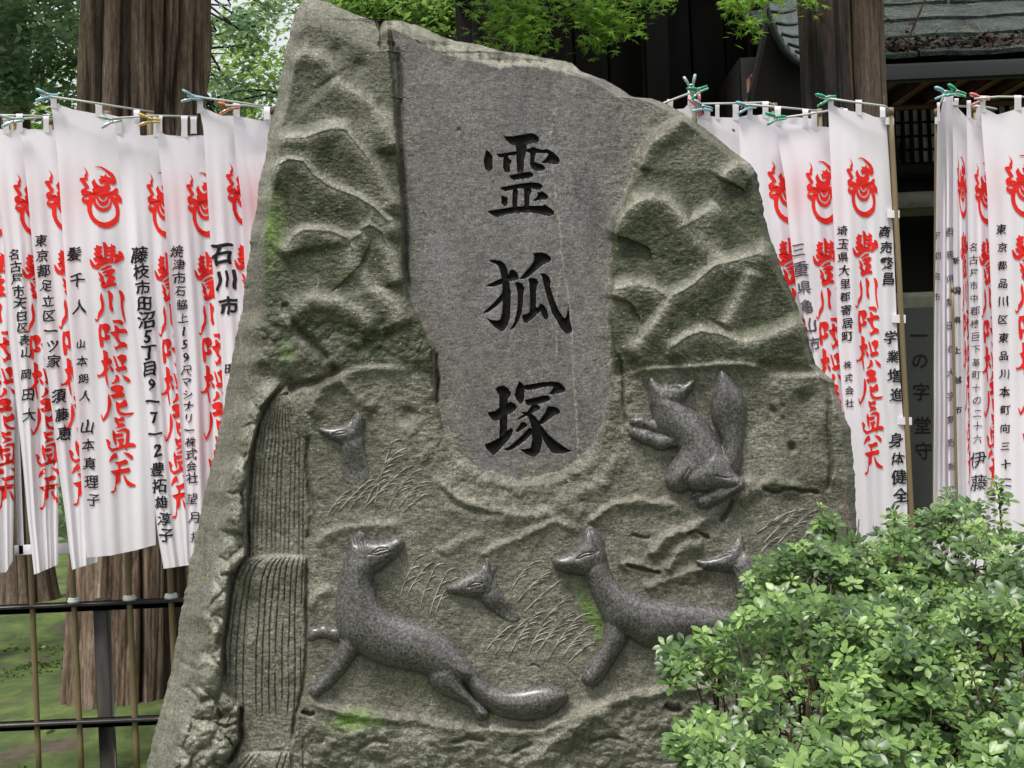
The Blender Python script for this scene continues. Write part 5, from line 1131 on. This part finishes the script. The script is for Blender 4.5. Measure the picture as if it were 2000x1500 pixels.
def banner(label, xL, xR, top, bot, Y0, loops=(), red=None, texts=(), tabs=(), tilt=.07, fold=(3.0, .010, 0.), show_through=None, group='white nobori banners', clip=True, seedw=0, nu=60, nv=120, hem=True):
    """xL,xR: [(y,x)...] edges; top: [(u,y)...]; bot: [(u,y)...] in photo px; red=(cx,cy,sx,sy,lean); texts=[(str,x0,y0,x1,y1,size,weight,mat)]"""
    xL = np.array(xL, float); xR = np.array(xR, float); top = np.array(top, float); bot = np.array(bot, float)
    fL = lambda y: np.interp(y, xL[:, 0], xL[:, 1]); fR = lambda y: np.interp(y, xR[:, 0], xR[:, 1])
    yt = lambda u: np.interp(u, top[:, 0], top[:, 1]); yb = lambda u: np.interp(u, bot[:, 0], bot[:, 1])
    def depth(u, v, x, y):
        k, A, ph = fold; g = ss(0, .35, v)
        w = .6*A*g*(np.sin(2*math.pi*(u*k+ph+.10*np.sin(v*5+ph*7)))+.5*np.sin(2*math.pi*(u*k*2.3+ph*3+.15*v)))
        w += .004*np.sin(v*9+u*3+seedw)*g+.010*vn(u*2.2+seedw, v*3.1, 7)*g
        return Y0+tilt*u-.0*v-w
    def surf(x, y, off=0.0):
        a, c = fL(y), fR(y); u = (x-a)/(c-a); v = np.clip((y-yt(u))/(yb(u)-yt(u)), 0, 1); return at(x, y, depth(u, v, x, y)-off), u, v
    loc = at(float(fL(top[0, 1])), float(top[0, 1]), Y0); t = thing('nobori_banner', label, 'banner', tuple(loc), group)
    U, Vv = np.meshgrid(np.linspace(0, 1, nu), np.linspace(0, 1, nv)); y = yt(U)+(yb(U)-yt(U))*Vv; x = fL(y)+(fR(y)-fL(y))*U; x = x+1.3*vn(Vv*9+seedw, U*0, 3)*Vv
    P = at(x, y, depth(U, Vv, x, y)); I = np.arange(nu*nv).reshape(nv, nu)
    bl = np.zeros(U.shape)
    if show_through is not None:
        for cx, cy, rx, ry, s in show_through: bl += s*np.exp(-((x-cx)/rx)**2-((y-cy)/ry)**2)
    part('cloth', P, np.stack([I[:-1, :-1], I[1:, :-1], I[1:, 1:], I[:-1, 1:]], -1).reshape(-1, 4), M['cloth'], t, attrs={'show_through': np.clip(bl, 0, 1).ravel()})
    for (lx, ly0, ly1, w) in loops:   # loop strip from rod height ly0 down to the cloth at ly1
        Pp = []
        for j, s in enumerate(np.linspace(0, 1, 6)):
            yy = ly1+5-(ly1+5-ly0)*s; ww = w*(1-.12*math.sin(s*3.1)); d = float(depth(np.array((lx-fL(ly1))/(fR(ly1)-fL(ly1))), np.array(0.), 0, 0))-.003-.010*s
            xx = lx-(1-s)*0+s*(-2.)*0; Pp += [(xx-ww/2, yy, d), (xx+ww/2, yy, d)]
        for s in (1., .5, 0.):
            Pp += [(lx-w*.42, ly0+(1-s)*(ly1-ly0)*.9, float(Y0+tilt*.5)+.014), (lx+w*.42, ly0+(1-s)*(ly1-ly0)*.9, float(Y0+tilt*.5)+.014)]
        A = np.array(Pp); v3 = at(A[:, 0], A[:, 1], A[:, 2]); n = len(A)//2
        part('hanging_loop', v3, [[2*i, 2*i+1, 2*i+3, 2*i+2] for i in range(n-1)], M['cloth'], t)
    for (x0, y0, x1, y1) in tabs:
        v3 = at([x0, x1, x1, x0], [y0, y0+1, y1+1, y1], [float(Y0+tilt)-.012]*4); v4 = at([x0, x1, x1, x0], [y0, y0+1, y1+1, y1], [float(Y0+tilt)+.022]*4)
        part('pole_tab', np.vstack([v3, v4]), [[0, 1, 2, 3], [7, 6, 5, 4], [1, 5, 6, 2], [0, 4, 5, 1], [3, 2, 6, 7]], M['cloth'], t, smooth=False)
    def lay(nm, V2, T, mat, lab=None, off=.0028):
        P3, u, v = surf(V2[:, 0], V2[:, 1], off); cu = u[T].mean(1); T2 = T[(cu > .004) & (cu < .996)] if clip else T
        if not len(T2): return
        uq, inv = np.unique(T2, return_inverse=True); part(nm, P3[uq], inv.reshape(T2.shape), mat, t, smooth=False, label=lab)
    if red:
        cx, cy, sx_, sy_, ln = red[:5]
        for nm, (V2, T) in [('red_emblem', EMB_T)]+[('red_character', q_) for q_ in RED_T]:
            y_ = cy+V2[:, 1]*sy_; x_ = cx+V2[:, 0]*sx_+(y_-cy)*ln
            if len(red) > 5: x_ = x_+red[5]*np.maximum(y_-cy-60, 0)**1
            lay(nm, np.stack([x_, y_], -1), T, M['red'])
    for (s, x0, y0, x1, y1, size, wt, mt) in texts:
        n = len(s); rg = random.Random(s)
        for i, ch in enumerate(s):
            if ch == ' ': continue
            V, T = glyph(ch, .004)
            if wt > .016: e_ = wt*.75; V, T = merge([(V+[e_, 0], T), (V-[e_, 0], T), (V+[0, e_*.8], T), (V-[0, e_*.8], T)])
            if not len(V): continue
            q = (i+.5)/n; a = rg.uniform(-.09, .09)-.05; sz = size*rg.uniform(.9, 1.12); sk = -.10
            X_ = V[:, 0]*math.cos(a)-V[:, 1]*math.sin(a); Y_ = V[:, 0]*math.sin(a)+V[:, 1]*math.cos(a); Y_ = Y_-sk*X_
            wob = .03*np.sin(V[:, 1]*9+i)+.02*np.sin(V[:, 0]*13+i*2); X_ = X_+wob; Y_ = Y_+.03*np.sin(V[:, 0]*8+i)
            lay('brush_character', np.stack([x0+(x1-x0)*q+X_*sz+rg.uniform(-1, 1), y0+(y1-y0)*q-Y_*sz*(.98)], -1), T, M[mt], off=.0032)
    return t
YL = 5.20
LB = 'white banners with red lettering, left of the stone'
banner('white banner cut off by the left edge, only a sliver of its red lettering showing', [(250,-150),(1120,-20)], [(250,60),(600,40),(800,30),(1000,27),(1100,26)], [(0,262),(.5,254),(1,256)], [(0,1120),(.72,1118),(1,1095)], YL+.02, red=(-18, 400, 1.0, 1.03, .060), group=LB, fold=(2.5,.010,.2), seedw=1, show_through=[(0,420,40,60,.2)])
banner('white banner whose black writing is the address 名古屋市 beside half a red emblem', [(250,-22),(380,-6),(483,8),(650,16),(857,40),(1022,56),(1120,66)], [(250,120),(600,132),(850,124),(905,116),(1105,113)], [(0,250),(.35,254),(.6,252),(1,254)], [(0,1122),(.1,1121),(1,1103)], YL+.01, loops=[(12,228,256,13)], red=(63, 400, .92, 1.03, .062), texts=[('名古屋市天白区表山', 26, 485, 52, 700, 24, .022, 'ink'), ('岡田大', 50, 712, 60, 830, 25, .018, 'ink')], group=LB, fold=(2.6,.012,.55), seedw=2, show_through=[(72,420,26,60,.25)])
banner('white banner with the black address 東京都足立区, second from the left edge', [(250,38),(310,46),(383,55),(633,77),(747,95),(905,114),(1077,136),(1112,141)], [(250,190),(600,220),(900,222),(1000,208),(1100,197)], [(0,247),(.12,253),(.3,256),(.5,254),(1,256)], [(0,1113),(1,1096)], YL, loops=[(38,222,252,13),(90,227,254,12)], red=(126, 392, .95, 1.03, .068), texts=[('東京都足立区一ツ家', 78, 455, 108, 720, 26, .028, 'ink'), ('須藤恵', 112, 755, 128, 865, 29, .035, 'ink')], group=LB, fold=(2.4,.012,.1), seedw=3, show_through=[(150,400,30,60,.3)])
banner('fully visible white banner with complete red emblem, hung highest between the two left pegs', [(190,98),(310,113),(467,123),(650,137),(800,150),(1040,165),(1087,170)], [(215,272),(400,278),(600,290),(1065,305)], [(0,188),(.06,203),(.25,214),(.5,222),(.62,222),(.8,230),(1,232)], [(0,1089),(.35,1085),(.7,1075),(1,1064)], YL-.01, loops=[(105,183,206,13),(193,201,223,15),(267,214,234,14)], red=(196, 385, 1.0, 1.0, .077), texts=[('髪千人', 143, 470, 158, 625, 30, .03, 'ink'), ('山本朗人', 157, 655, 168, 790, 21, .026, 'ink'), ('山本真理子', 168, 815, 184, 995, 27, .018, 'ink')], group=LB, fold=(2.2,.0075,.35), seedw=4, show_through=[(150,380,40,60,.12)])
banner('white banner with heavy black address 藤枝市田沼, right of the fully visible one', [(260,228),(383,240),(550,253),(655,264),(747,279),(912,293),(1058,310),(1110,319)], [(262,395),(600,400),(1100,410)], [(0,250),(.08,258),(.3,265),(.5,262),(.75,266),(1,264)], [(0,1111),(.6,1103),(1,1098)], YL+.0, loops=[(231,228,256,14),(305,226,262,12)], red=(318, 400, .78, 1.06, .062), texts=[('藤枝市田沼5丁目9ー7ー2', 272, 482, 308, 895, 33, .03, 'ink'), ('豊拓雄淳子', 306, 900, 326, 1062, 28, .026, 'ink')], group=LB, fold=(2.8,.012,.8), seedw=5, show_through=[(330,420,20,50,.3),(340,560,14,80,.2)])
banner('white banner with the thin black address 焼津市石脇 and a company name', [(250,306),(383,320),(583,333),(673,341),(820,352),(967,361),(1100,367)], [(250,440),(600,470),(1100,470)], [(0,246),(.1,262),(.3,270),(.5,268),(.8,262),(1,258)], [(0,1100),(1,1085)], YL-.01, loops=[(311,226,252,13),(360,226,262,13),(378,228,256,13)], red=(397, 400, .82, 1.05, .062), texts=[('焼津市石脇上159', 345, 478, 364, 712, 24, .02, 'ink'), ('尺マシナリー株式会社', 363, 712, 376, 945, 22, .018, 'ink'), ('望月拓雄', 372, 955, 388, 1105, 24, .016, 'ink'), ('咲良', 351, 1000, 357, 1075, 25, .028, 'ink')], group=LB, fold=(2.6,.012,.45), seedw=6, show_through=[(350,400,22,60,.25),(395,850,14,80,.35)])
banner('white banner with bold black 石川市, next to the stone', [(190,385),(250,397),(450,410),(583,420),(650,430),(1050,450)], [(215,530),(600,560),(1050,560)], [(0,195),(.07,212),(.3,226),(.5,226),(1,240)], [(0,1080),(1,1070)], YL-.02, loops=[(391,190,216,13),(462,200,224,14)], red=(476, 380, .86, 1.05, .062), texts=[('石川市', 430, 472, 450, 622, 42, .05, 'ink'), ('田中', 446, 700, 452, 780, 22, .03, 'ink')], group=LB, fold=(2.6,.011,.7), seedw=7, show_through=[(505,400,24,70,.3)])
banner('plain white banner edge showing pink blush, touching the left side of the stone', [(215,455),(300,460),(383,471),(600,482),(1050,500)], [(215,529),(300,527),(600,640),(1050,640)], [(0,222),(.1,230),(.5,238),(.85,236),(1,228)], [(0,1080),(1,1070)], YL-.03, loops=[(521,208,236,14)], group=LB, fold=(2.2,.008,.1), seedw=8, show_through=[(505,400,34,60,.55)])
# pale frame strips seen low behind the left banners
fr = thing('white_frame', 'thin white U-shaped frame hanging low behind the left banners', 'frame', tuple(at(80, 1074, 5.34)))
for (a, c, e, g_) in ((28, 640, 37, 1083), (28, 1065, 65, 1083), (62, 1064, 138, 1082), (103, 900, 112, 1082)):
    p0 = at(a, c, 5.34); p1 = at(e, g_, 5.34); v, f_ = bevbox((p0+p1)/2, (abs(p1[0]-p0[0]), .008, abs(p0[2]-p1[2])), .002); part('frame_bar', v, f_, M['cloth'], fr)
RB = 'white banners with red lettering, right of the stone'
YR = 5.15
banner('small corner of a white banner just above the right shoulder of the stone', [(200,1270),(1000,1270)], [(190,1352),(1000,1352)], [(0,225),(.5,214),(.8,212),(.95,200),(1,188)], [(0,1000),(1,1000)], YR+.04, loops=[(1309,194,216,12),(1347,172,200,8)], group=RB, seedw=9)
banner('white banner with a small brown stain near its top, mostly behind the stone', [(215,1361),(1000,1370)], [(215,1500),(1000,1520)], [(0,205),(.08,224),(.3,229),(.55,230),(.75,224),(1,228)], [(0,1000),(1,1000)], YR+.03, loops=[(1366,203,226,12),(1381,210,228,14),(1401,202,228,9),(1437,200,230,13)], group=RB, seedw=10, fold=(2.4,.01,.3), show_through=[(1480,370,24,60,.2)])
banner('white banner with half an emblem right beside the stone shoulder', [(215,1442),(400,1450),(500,1465),(1000,1500)], [(215,1585),(400,1600),(600,1610),(1000,1620)], [(0,228),(.1,228),(.4,222),(.6,226),(1,232)], [(0,1015),(1,1015)], YR+.015, loops=[(1465,205,228,11),(1495,198,226,13)], red=(1536, 374, .93, 1.03, .05), group=RB, seedw=11, fold=(2.4,.011,.9), show_through=[(1552,375,22,60,.55)])
banner('white banner with the black address 三重県亀山 and green peg at its corner', [(235,1512),(350,1533),(433,1540),(562,1555),(685,1588),(1000,1610)], [(235,1660),(600,1690),(1000,1700)], [(0,226),(.1,240),(.3,244),(.5,246),(.7,248),(1,250)], [(0,1015),(1,1010)], YR, loops=[(1519,208,240,13),(1573,213,246,12),(1590,218,248,13),(1650,212,246,12)], red=(1606, 376, .80, 1.02, .048), texts=[('三重県亀山市', 1556, 470, 1590, 690, 30, .018, 'inkgrey')], group=RB, seedw=12, fold=(2.6,.011,.2), show_through=[(1558,378,22,50,.35)])
banner('outermost white banner of the right row, fully visible, tied to its pole by white tabs', [(195,1617),(333,1623),(440,1628),(644,1636),(766,1645),(900,1660),(1030,1669)], [(215,1727),(235,1731),(400,1742),(650,1752),(830,1765),(850,1768),(1030,1773)], [(0,188),(.08,205),(.25,214),(.5,219),(.62,219),(.8,228),(1,232)], [(0,1080),(1,1070)], YR-.015, loops=[(1623,186,209,12),(1677,195,220,13),(1724,206,231,12)], red=(1683, 366, .74, .97, .042), texts=[('埼玉県大里郡寄居町', 1645, 438, 1656, 670, 21, .026, 'ink'), ('株式会社', 1655, 700, 1661, 800, 17, .022, 'ink'), ('商売繁昌', 1727, 437, 1736, 560, 26, .034, 'ink'), ('学業増進', 1738, 640, 1754, 790, 27, .024, 'ink'), ('身体健全', 1748, 842, 1762, 985, 28, .026, 'ink')], tabs=[(1729,229,1746,243),(1733,410,1757,425),(1742,614,1769,630),(1752,814,1781,829)], group=RB, seedw=13, fold=(2.2,.008,.6))
FB = 'white banners bunched at the right edge of the photo'
banner('bright white banner seen edge-on, leftmost of the bunch at the right edge', [(212,1831),(600,1826),(960,1823)], [(180,1846),(300,1849),(960,1852)], [(0,238),(.4,216),(.8,190),(1,186)], [(0,1110),(1,1110)], YR+.03, loops=[(1833,200,232,6),(1845,182,200,8)], texts=[('宇都宮市', 1830, 440, 1829, 600, 17, .0, 'inkgrey')], tabs=[(1826,229,1836,242)], group=FB, seedw=14, fold=(1.2,.01,.3))
banner('narrow folded white banner covered by a thin column of black writing', [(180,1846),(300,1848),(850,1850),(1000,1852)], [(180,1862),(500,1864),(1000,1870)], [(0,192),(.5,186),(1,196)], [(0,1110),(1,1110)], YR+.02, loops=[(1858,186,200,8)], texts=[('群馬県新田郡大字新野新田', 1856, 430, 1860, 980, 18, .012, 'inkgrey')], group=FB, seedw=15, fold=(1.2,.01,.8), tilt=.05)
banner('narrow white banner folded so that only a squeezed red emblem shows', [(200,1861),(600,1863),(1000,1866)], [(200,1898),(600,1903),(1000,1912)], [(0,196),(.3,212),(.7,228),(1,236)], [(0,1110),(1,1110)], YR+.01, loops=[(1868,192,212,9),(1893,205,234,9)], red=(1879, 366, .22, 1.0, .03), texts=[('新潟県上越市', 1867, 480, 1872, 830, 16, .03, 'ink')], group=FB, seedw=16, fold=(2,.008,.1), tilt=.05)
banner('white banner with the thin black address 名古屋市 ending in two large characters 伊藤', [(212,1888),(600,1892),(1000,1896)], [(212,1960),(400,1975),(1000,1990)], [(0,222),(.2,234),(.45,240),(1,232)], [(0,1110),(1,1110)], YR+.0, loops=[(1892,196,226,9),(1911,205,242,10)], red=(1924, 378, .52, 1.0, .035), texts=[('名古屋市中郡榛巨下基町十の二十六', 1901, 470, 1910, 870, 18, .014, 'ink'), ('伊藤', 1908, 875, 1914, 965, 32, .016, 'ink')], group=FB, seedw=17, fold=(2.4,.009,.5))
banner('widest white banner at the right edge, with pink peg at its top corner', [(190,1913),(376,1928),(660,1939),(1000,1944)], [(212,2075),(1000,2090)], [(0,192),(.06,212),(.2,224),(.42,214),(.55,208),(.8,212),(1,208)], [(0,1110),(1,1110)], YR-.02, loops=[(1919,187,214,13),(1988,186,210,15)], red=(1999, 364, .92, 1.02, .045), texts=[('東京都品川区東品川本町向三十二', 1956, 430, 1966, 960, 20, .026, 'ink')], group=FB, seedw=18, fold=(2.4,.008,.2), show_through=[(1945,360,20,50,.15)])

# poles, crossbars, pegs
PG = 'banner poles along the fence'
def pole(label, px, py, px2, ptop, Y, rad, cross=None, rings=False, bottom=None):
    b0 = at(px, py, Y); t = thing('banner_pole', label, 'pole', (b0[0], Y, 0), PG)
    tpz = at(px2, ptop, Y); lean = (tpz[0]-b0[0])/(tpz[2]-b0[2]); g = lambda z: np.array([b0[0]+lean*(z-b0[2]), Y, z])
    zs = np.linspace(0 if bottom is None else bottom, tpz[2], 20); P = np.array([g(z) for z in zs]); v, f_ = tube(P, rad, 12); part('pole', v, f_, M['pole'], t)
    v, f_ = tube(np.array([g(tpz[2]-.02), g(tpz[2]+.006)]), rad*1.25, 12); part('pole_cap', v, f_, M['pole'], t)
    if cross is not None:
        C = at([c[0] for c in cross], [c[1] for c in cross], [c[2] for c in cross]); v, f_ = tube(C, .0042, 8); part('crossbar', v, f_, M['rod'], t)
    if rings:
        for zz, rr in ((za+.02, 1.9), (za+.012, 2.1)):
            c_ = g(zz); v, f_ = tube(np.array([c_-[0, 0, .006], c_+[0, 0, .006]]), rad*rr, 16); part('ring', v, f_, M['polecap'], t)
Ypl = 5.42
pole('leftmost bamboo-coloured banner pole, thin, passing the fence rail', 72, 1400, 25, 230, Ypl, .0115, [(-40, 224, 5.2), (60, 226, 5.22), (100, 228, 5.36)])
pole('second banner pole from the left, with a white ring at the fence rail', 150, 1300, 100, 232, Ypl, .0115, [(5, 234, 5.18), (60, 231, 5.2), (110, 228, 5.36)], rings=True)
pole('third banner pole from the left, thickest, with a white ring at the fence rail', 259, 1300, 210, 220, Ypl, .0125, [(78, 185, 5.15), (190, 202, 5.17), (300, 219, 5.3)], rings=True)
pole('fourth banner pole from the left, partly behind the stone, with a white ring', 338, 1250, 292, 225, Ypl, .0125, [(205, 232, 5.15), (300, 226, 5.17), (385, 228, 5.28)], rings=True)
pole('banner pole hidden behind the stone edge, holding the highest inner crossbar', 500, 1100, 530, 212, Ypl-.12, .011, [(365, 187, 5.15), (460, 199, 5.17), (530, 210, 5.25)])
pole('banner pole behind the stone with a short second crossbar beside the orange peg', 560, 1100, 526, 216, Ypl-.08, .011, [(440, 206, 5.13), (480, 206, 5.15), (527, 213, 5.25)])
pole('banner pole hidden behind the middle right banners, only its brown tip visible', 1520, 1100, 1511, 205, 5.32, .012, [(1355, 203, 5.15), (1430, 202, 5.16), (1500, 200, 5.19), (1512, 206, 5.3)])
pole('banner pole whose crossbar slopes over the banner shoulder beside the stone', 1390, 900, 1352, 180, 5.34, .010, [(1270, 212, 5.18), (1310, 196, 5.19), (1352, 180, 5.22)])
pole('banner pole behind the address banner, its crossbar ending in a bent tip', 1690, 1000, 1662, 222, 5.3, .010, [(1515, 232, 5.13), (1585, 222, 5.16), (1645, 212, 5.2), (1663, 220, 5.28)])
pole('banner pole behind the middle of the right row carrying a level crossbar', 1640, 1000, 1600, 216, 5.31, .010, [(1455, 204, 5.15), (1530, 210, 5.17), (1602, 217, 5.3)])
pole('long tan banner pole in full view at the outer edge of the right row', 1779, 980, 1739, 214, 5.20, .0105, [(1600, 190, 5.12), (1680, 201, 5.13), (1727, 207, 5.15), (1740, 216, 5.19)])
pole('grey banner pole at the left side of the far right bunch', 1826, 900, 1830, 216, 5.26, .009, [(1845, 186, 5.17), (1835, 205, 5.2), (1830, 218, 5.25)])
pole('banner pole inside the far right bunch, its tip between two crossbars', 1925, 900, 1905, 208, 5.28, .010, [(1862, 207, 5.15), (1885, 208, 5.15), (1925, 209, 5.17), (1946, 213, 5.27)])
pole('banner pole beyond the right edge whose crossbar carries the pink peg', 2060, 900, 2045, 196, 5.3, .010, [(1903, 193, 5.11), (1950, 189, 5.12), (2045, 190, 5.25)])
pole('brown weathered banner pole standing in front of the far right bunch', 1867, 900, 1860, 560, 5.12, .0055)
PY = 5.155
for px, py, c, a, lb in [(92, 187, 'blue', R(5), 'pale blue clothes peg at the top left corner of the highest left banner'), (24, 235, 'pale', R(-5), 'pale greenish clothes peg at the far left edge'), (217, 236, 'pale', R(-8), 'clear grey clothes peg beside the middle crossbar, left of the yellow peg'), (292, 235, 'yellow', R(4), 'yellow clothes peg on the left row of banners'), (376, 190, 'blue', R(8), 'light blue clothes peg left of the orange peg'), (448, 210, 'orange', R(-6), 'orange clothes peg near the stone'),
                         (1350, 168, 'pale', R(80), 'upright pale clothes peg above the stone shoulder'), (1364, 177, 'green', R(-20), 'green clothes peg beside the upright pale one'), (1362, 207, 'pink', R(70), 'small pink clothes peg low at the stone shoulder'), (1372, 210, 'blue', R(10), 'small blue clothes peg right of the pink one at the stone shoulder'), (1458, 209, 'blue', R(-6), 'pale blue clothes peg in the middle of the right row'), (1516, 231, 'green', R(-4), 'lower green clothes peg in the middle of the right row'), (1614, 193, 'green', R(-8), 'dark green clothes peg on the outermost banner of the right row'),
                         (1845, 182, 'blue', R(0), 'blue clothes peg on top of the far right bunch'), (1868, 181, 'green', R(14), 'green clothes peg on top of the far right bunch'), (1914, 193, 'pink', R(-4), 'pink clothes peg on the far right bunch')]:
    peg(px, py, PY-(.03 if px > 1500 else 0), c, a, lb)
# brown stain knot on one banner
v, f_ = tube(at([1430, 1433, 1435], [252, 254, 257], [5.13, 5.125, 5.13]), [.003, .006, .002], 6); o_ = part('brown_knot', v, f_, M['pole']); tag(o_, 'small brown snag stuck to the stained white banner near the stone', 'snag')
# ================================================================== AZALEA BUSHES
def azalea(name_lb, sil, xr, Yf, seed, n1, n2, leaf, npart, stems, left_edge=None, sprigs=()):
    """sil: top silhouette [(px,py)...]; leaves in whorls on a lumpy surface, deeper layers behind"""
    g = np.random.default_rng(seed); S_ = np.array(sil, float); base = at(S_[:, 0].mean(), 1500, Yf(1500, 0))
    t = thing('azalea_bush', name_lb, 'bush', (base[0], base[1], 0))
    def place(n, layer):
        out = []; tries = 0
        while len(out) < n and tries < n*60:
            tries += 1; px = g.uniform(xr[0], xr[1]); py = g.uniform(S_[:, 1].min()-10, 1640)
            top_ = np.interp(px, S_[:, 0], S_[:, 1], left=9999)+6*vn(np.array(px/17.), np.array(3.), seed)
            if py < top_+layer*4+14: continue
            if left_edge is not None and px < np.interp(py, left_edge[:, 1], left_edge[:, 0])+20: continue
            lump = float(fbm(np.array([px]), np.array([py]), 95, 3, seed+3)[0])
            if layer == 0 and lump < -.12 and g.random() < .85: continue
            if layer == 1 and lump < -.30: continue
            if layer == 0 and any((px-a)**2+((py-c)*1.2)**2 < 12**2 for a, c in out[-260:]): continue
            out.append((px, py))
        return np.array(out)
    LV, LF, SH, NRM = [], [], [], []
    leaves = []
    lvb, lfb = leaf_shape(1.0, .50, .14, 5); nvb = len(lvb)
    tri = []
    for q in lfb: tri += [q] if len(q) == 3 else [(q[0], q[1], q[2]), (q[0], q[2], q[3])]
    tri = np.array(tri)
    for layer, n in ((0, n1), (1, n2)):
        C = place(n, layer); lump = fbm(C[:, 0], C[:, 1], 95, 3, seed+3)
        Y = np.array([Yf(c[1], c[0]) for c in C])-.13*lump+.035*g.normal(size=len(C))+(.10 if layer else 0); P = at(C[:, 0], C[:, 1], Y)
        if layer == 0:
            for (sx_, sy_, sb_) in sprigs:
                yy = np.arange(sy_, sb_, 15.); P = np.vstack([P, at(sx_+(yy-sy_)*.12, yy, Yf(sy_, sx_))]); C = np.vstack([C, np.stack([sx_+0*yy, yy], -1)])
        for p, c in zip(P, C):
            ax = np.array([g.normal()*.38-.05, -.55+g.normal()*.30, .95+g.normal()*.2]); ax /= np.linalg.norm(ax)
            e1 = np.cross(ax, [0, 0, 1.]); e1 /= np.linalg.norm(e1)+1e-9; e2 = np.cross(ax, e1); k = g.integers(5, 8); a0 = g.uniform(0, 6.28); young = g.random(); sz = leaf*g.uniform(.65, 1.25)
            for ring_, (kk, tilt, sc) in enumerate(((k, g.uniform(.05, .35), 1.0), (g.integers(2, 4), g.uniform(.7, 1.1), .55))):
                for j in range(kk):
                    a = a0+2*math.pi*j/kk+g.normal()*.15+ring_*.5; d = e1*math.cos(a)+e2*math.sin(a); dirv = d*math.cos(tilt)+ax*math.sin(tilt); up = ax*math.cos(tilt)-d*math.sin(tilt); side = np.cross(dirv, up); l = sz*sc*g.uniform(.8, 1.12)
                    V = p+(lvb[:, :1]*side+lvb[:, 1:2]*dirv+lvb[:, 2:]*up)*l+dirv*.004
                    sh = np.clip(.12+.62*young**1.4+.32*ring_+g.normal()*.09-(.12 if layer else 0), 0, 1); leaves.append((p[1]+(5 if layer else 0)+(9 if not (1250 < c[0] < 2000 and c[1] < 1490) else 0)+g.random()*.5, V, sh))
    leaves.sort(key=lambda q: q[0]); A = leaves[npart:]; N = len(A)
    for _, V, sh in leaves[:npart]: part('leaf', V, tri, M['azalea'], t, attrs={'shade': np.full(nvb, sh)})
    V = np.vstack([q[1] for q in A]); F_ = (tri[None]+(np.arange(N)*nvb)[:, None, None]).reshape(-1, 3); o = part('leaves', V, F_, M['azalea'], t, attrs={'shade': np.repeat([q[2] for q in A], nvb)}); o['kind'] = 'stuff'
    # stems rise from the ground and fork under the leaves
    ps = [tube(at([a_, a_+(c_-b_)*.1, a_+(c_-b_)*.12+4], [b_, (b_+c_)/2, c_+40], Yf(b_, a_)+.01), [.0015, .0025, .003], 6) for a_, b_, c_ in sprigs]
    for k in range(stems):
        px, py = g.uniform(xr[0]+40, xr[1]), g.uniform(S_[:, 1].min()+60, 1560)
        if py < np.interp(px, S_[:, 0], S_[:, 1], left=9999)+45: continue
        if left_edge is not None and px < np.interp(py, left_edge[:, 1], left_edge[:, 0])+70: continue
        tip = at(px, py, Yf(py, px)+.06); b0 = np.array([base[0]+(tip[0]-base[0])*.80, base[1]+.25, 0.]); m1 = b0*.45+tip*.55+np.array([g.normal()*.06, .12, -.05]); s = np.linspace(0, 1, 9)[:, None]
        P = (1-s)**2*b0+2*s*(1-s)*m1+s*s*tip; P += .008*np.stack([np.sin(s[:, 0]*11+k), np.cos(s[:, 0]*9+k), 0*s[:, 0]], -1); ps.append(tube(P, np.linspace(.008, .0022, 9), 6))
        for _ in range(3):
            q = P[g.integers(4, 8)]; e = tip+g.normal(size=3)*[.08, .05, .05]; ps.append(tube(np.array([q, (q+e)/2+[0, 0, -.01], e]), [.0035, .0025, .0015], 5))
    v, f_ = join(ps); part('stems', v, f_, M['twig'], t)
    return t
sil_back = [(1425,1165),(1450,1130),(1480,1085),(1520,1068),(1560,1050),(1590,1020),(1596,992),(1606,985),(1622,1010),(1640,1030),(1680,1018),(1720,1012),(1745,1000),(1780,988),(1830,978),(1850,965),(1880,975),(1920,965),(1945,938),(1975,945),(2010,960),(2100,950)]
sil_front = [(1278,1300),(1290,1262),(1330,1245),(1380,1235),(1400,1210),(1430,1190),(1500,1160),(1560,1130),(1620,1150),(1700,1175),(1780,1150),(1860,1170),(1950,1150),(2100,1140)]
le_b = np.array([(1425, 1000), (1425, 1160), (1440, 1200), (1500, 1300), (1560, 1500), (1560, 1700)], float)
le_f = np.array([(1278, 1200), (1276, 1300), (1290, 1340), (1345, 1375), (1350, 1395), (1318, 1420), (1296, 1450), (1292, 1475), (1340, 1520), (1345, 1700)], float)
azalea('azalea bush at the back right, its leaves silvery green against the banners', sil_back, (1420, 2090), lambda py, px: 3.45-.0009*(py-980)-.00012*(px-1420), 5, 1100, 380, .0275, 120, 40, le_b, [(1600, 990, 1060), (1624, 1008, 1062), (1945, 940, 1010), (1850, 962, 1020), (1745, 1000, 1040)])
azalea('front azalea bush, bright green leaf whorls overlapping the foot of the stone', sil_front, (1276, 2090), lambda py, px: 3.10-.0013*(py-1150)+.05*math.sin(px/90)-.00010*(px-1276), 9, 1250, 420, .0285, 180, 60, le_f, [(1372, 1238, 1290), (1300, 1262, 1310)])
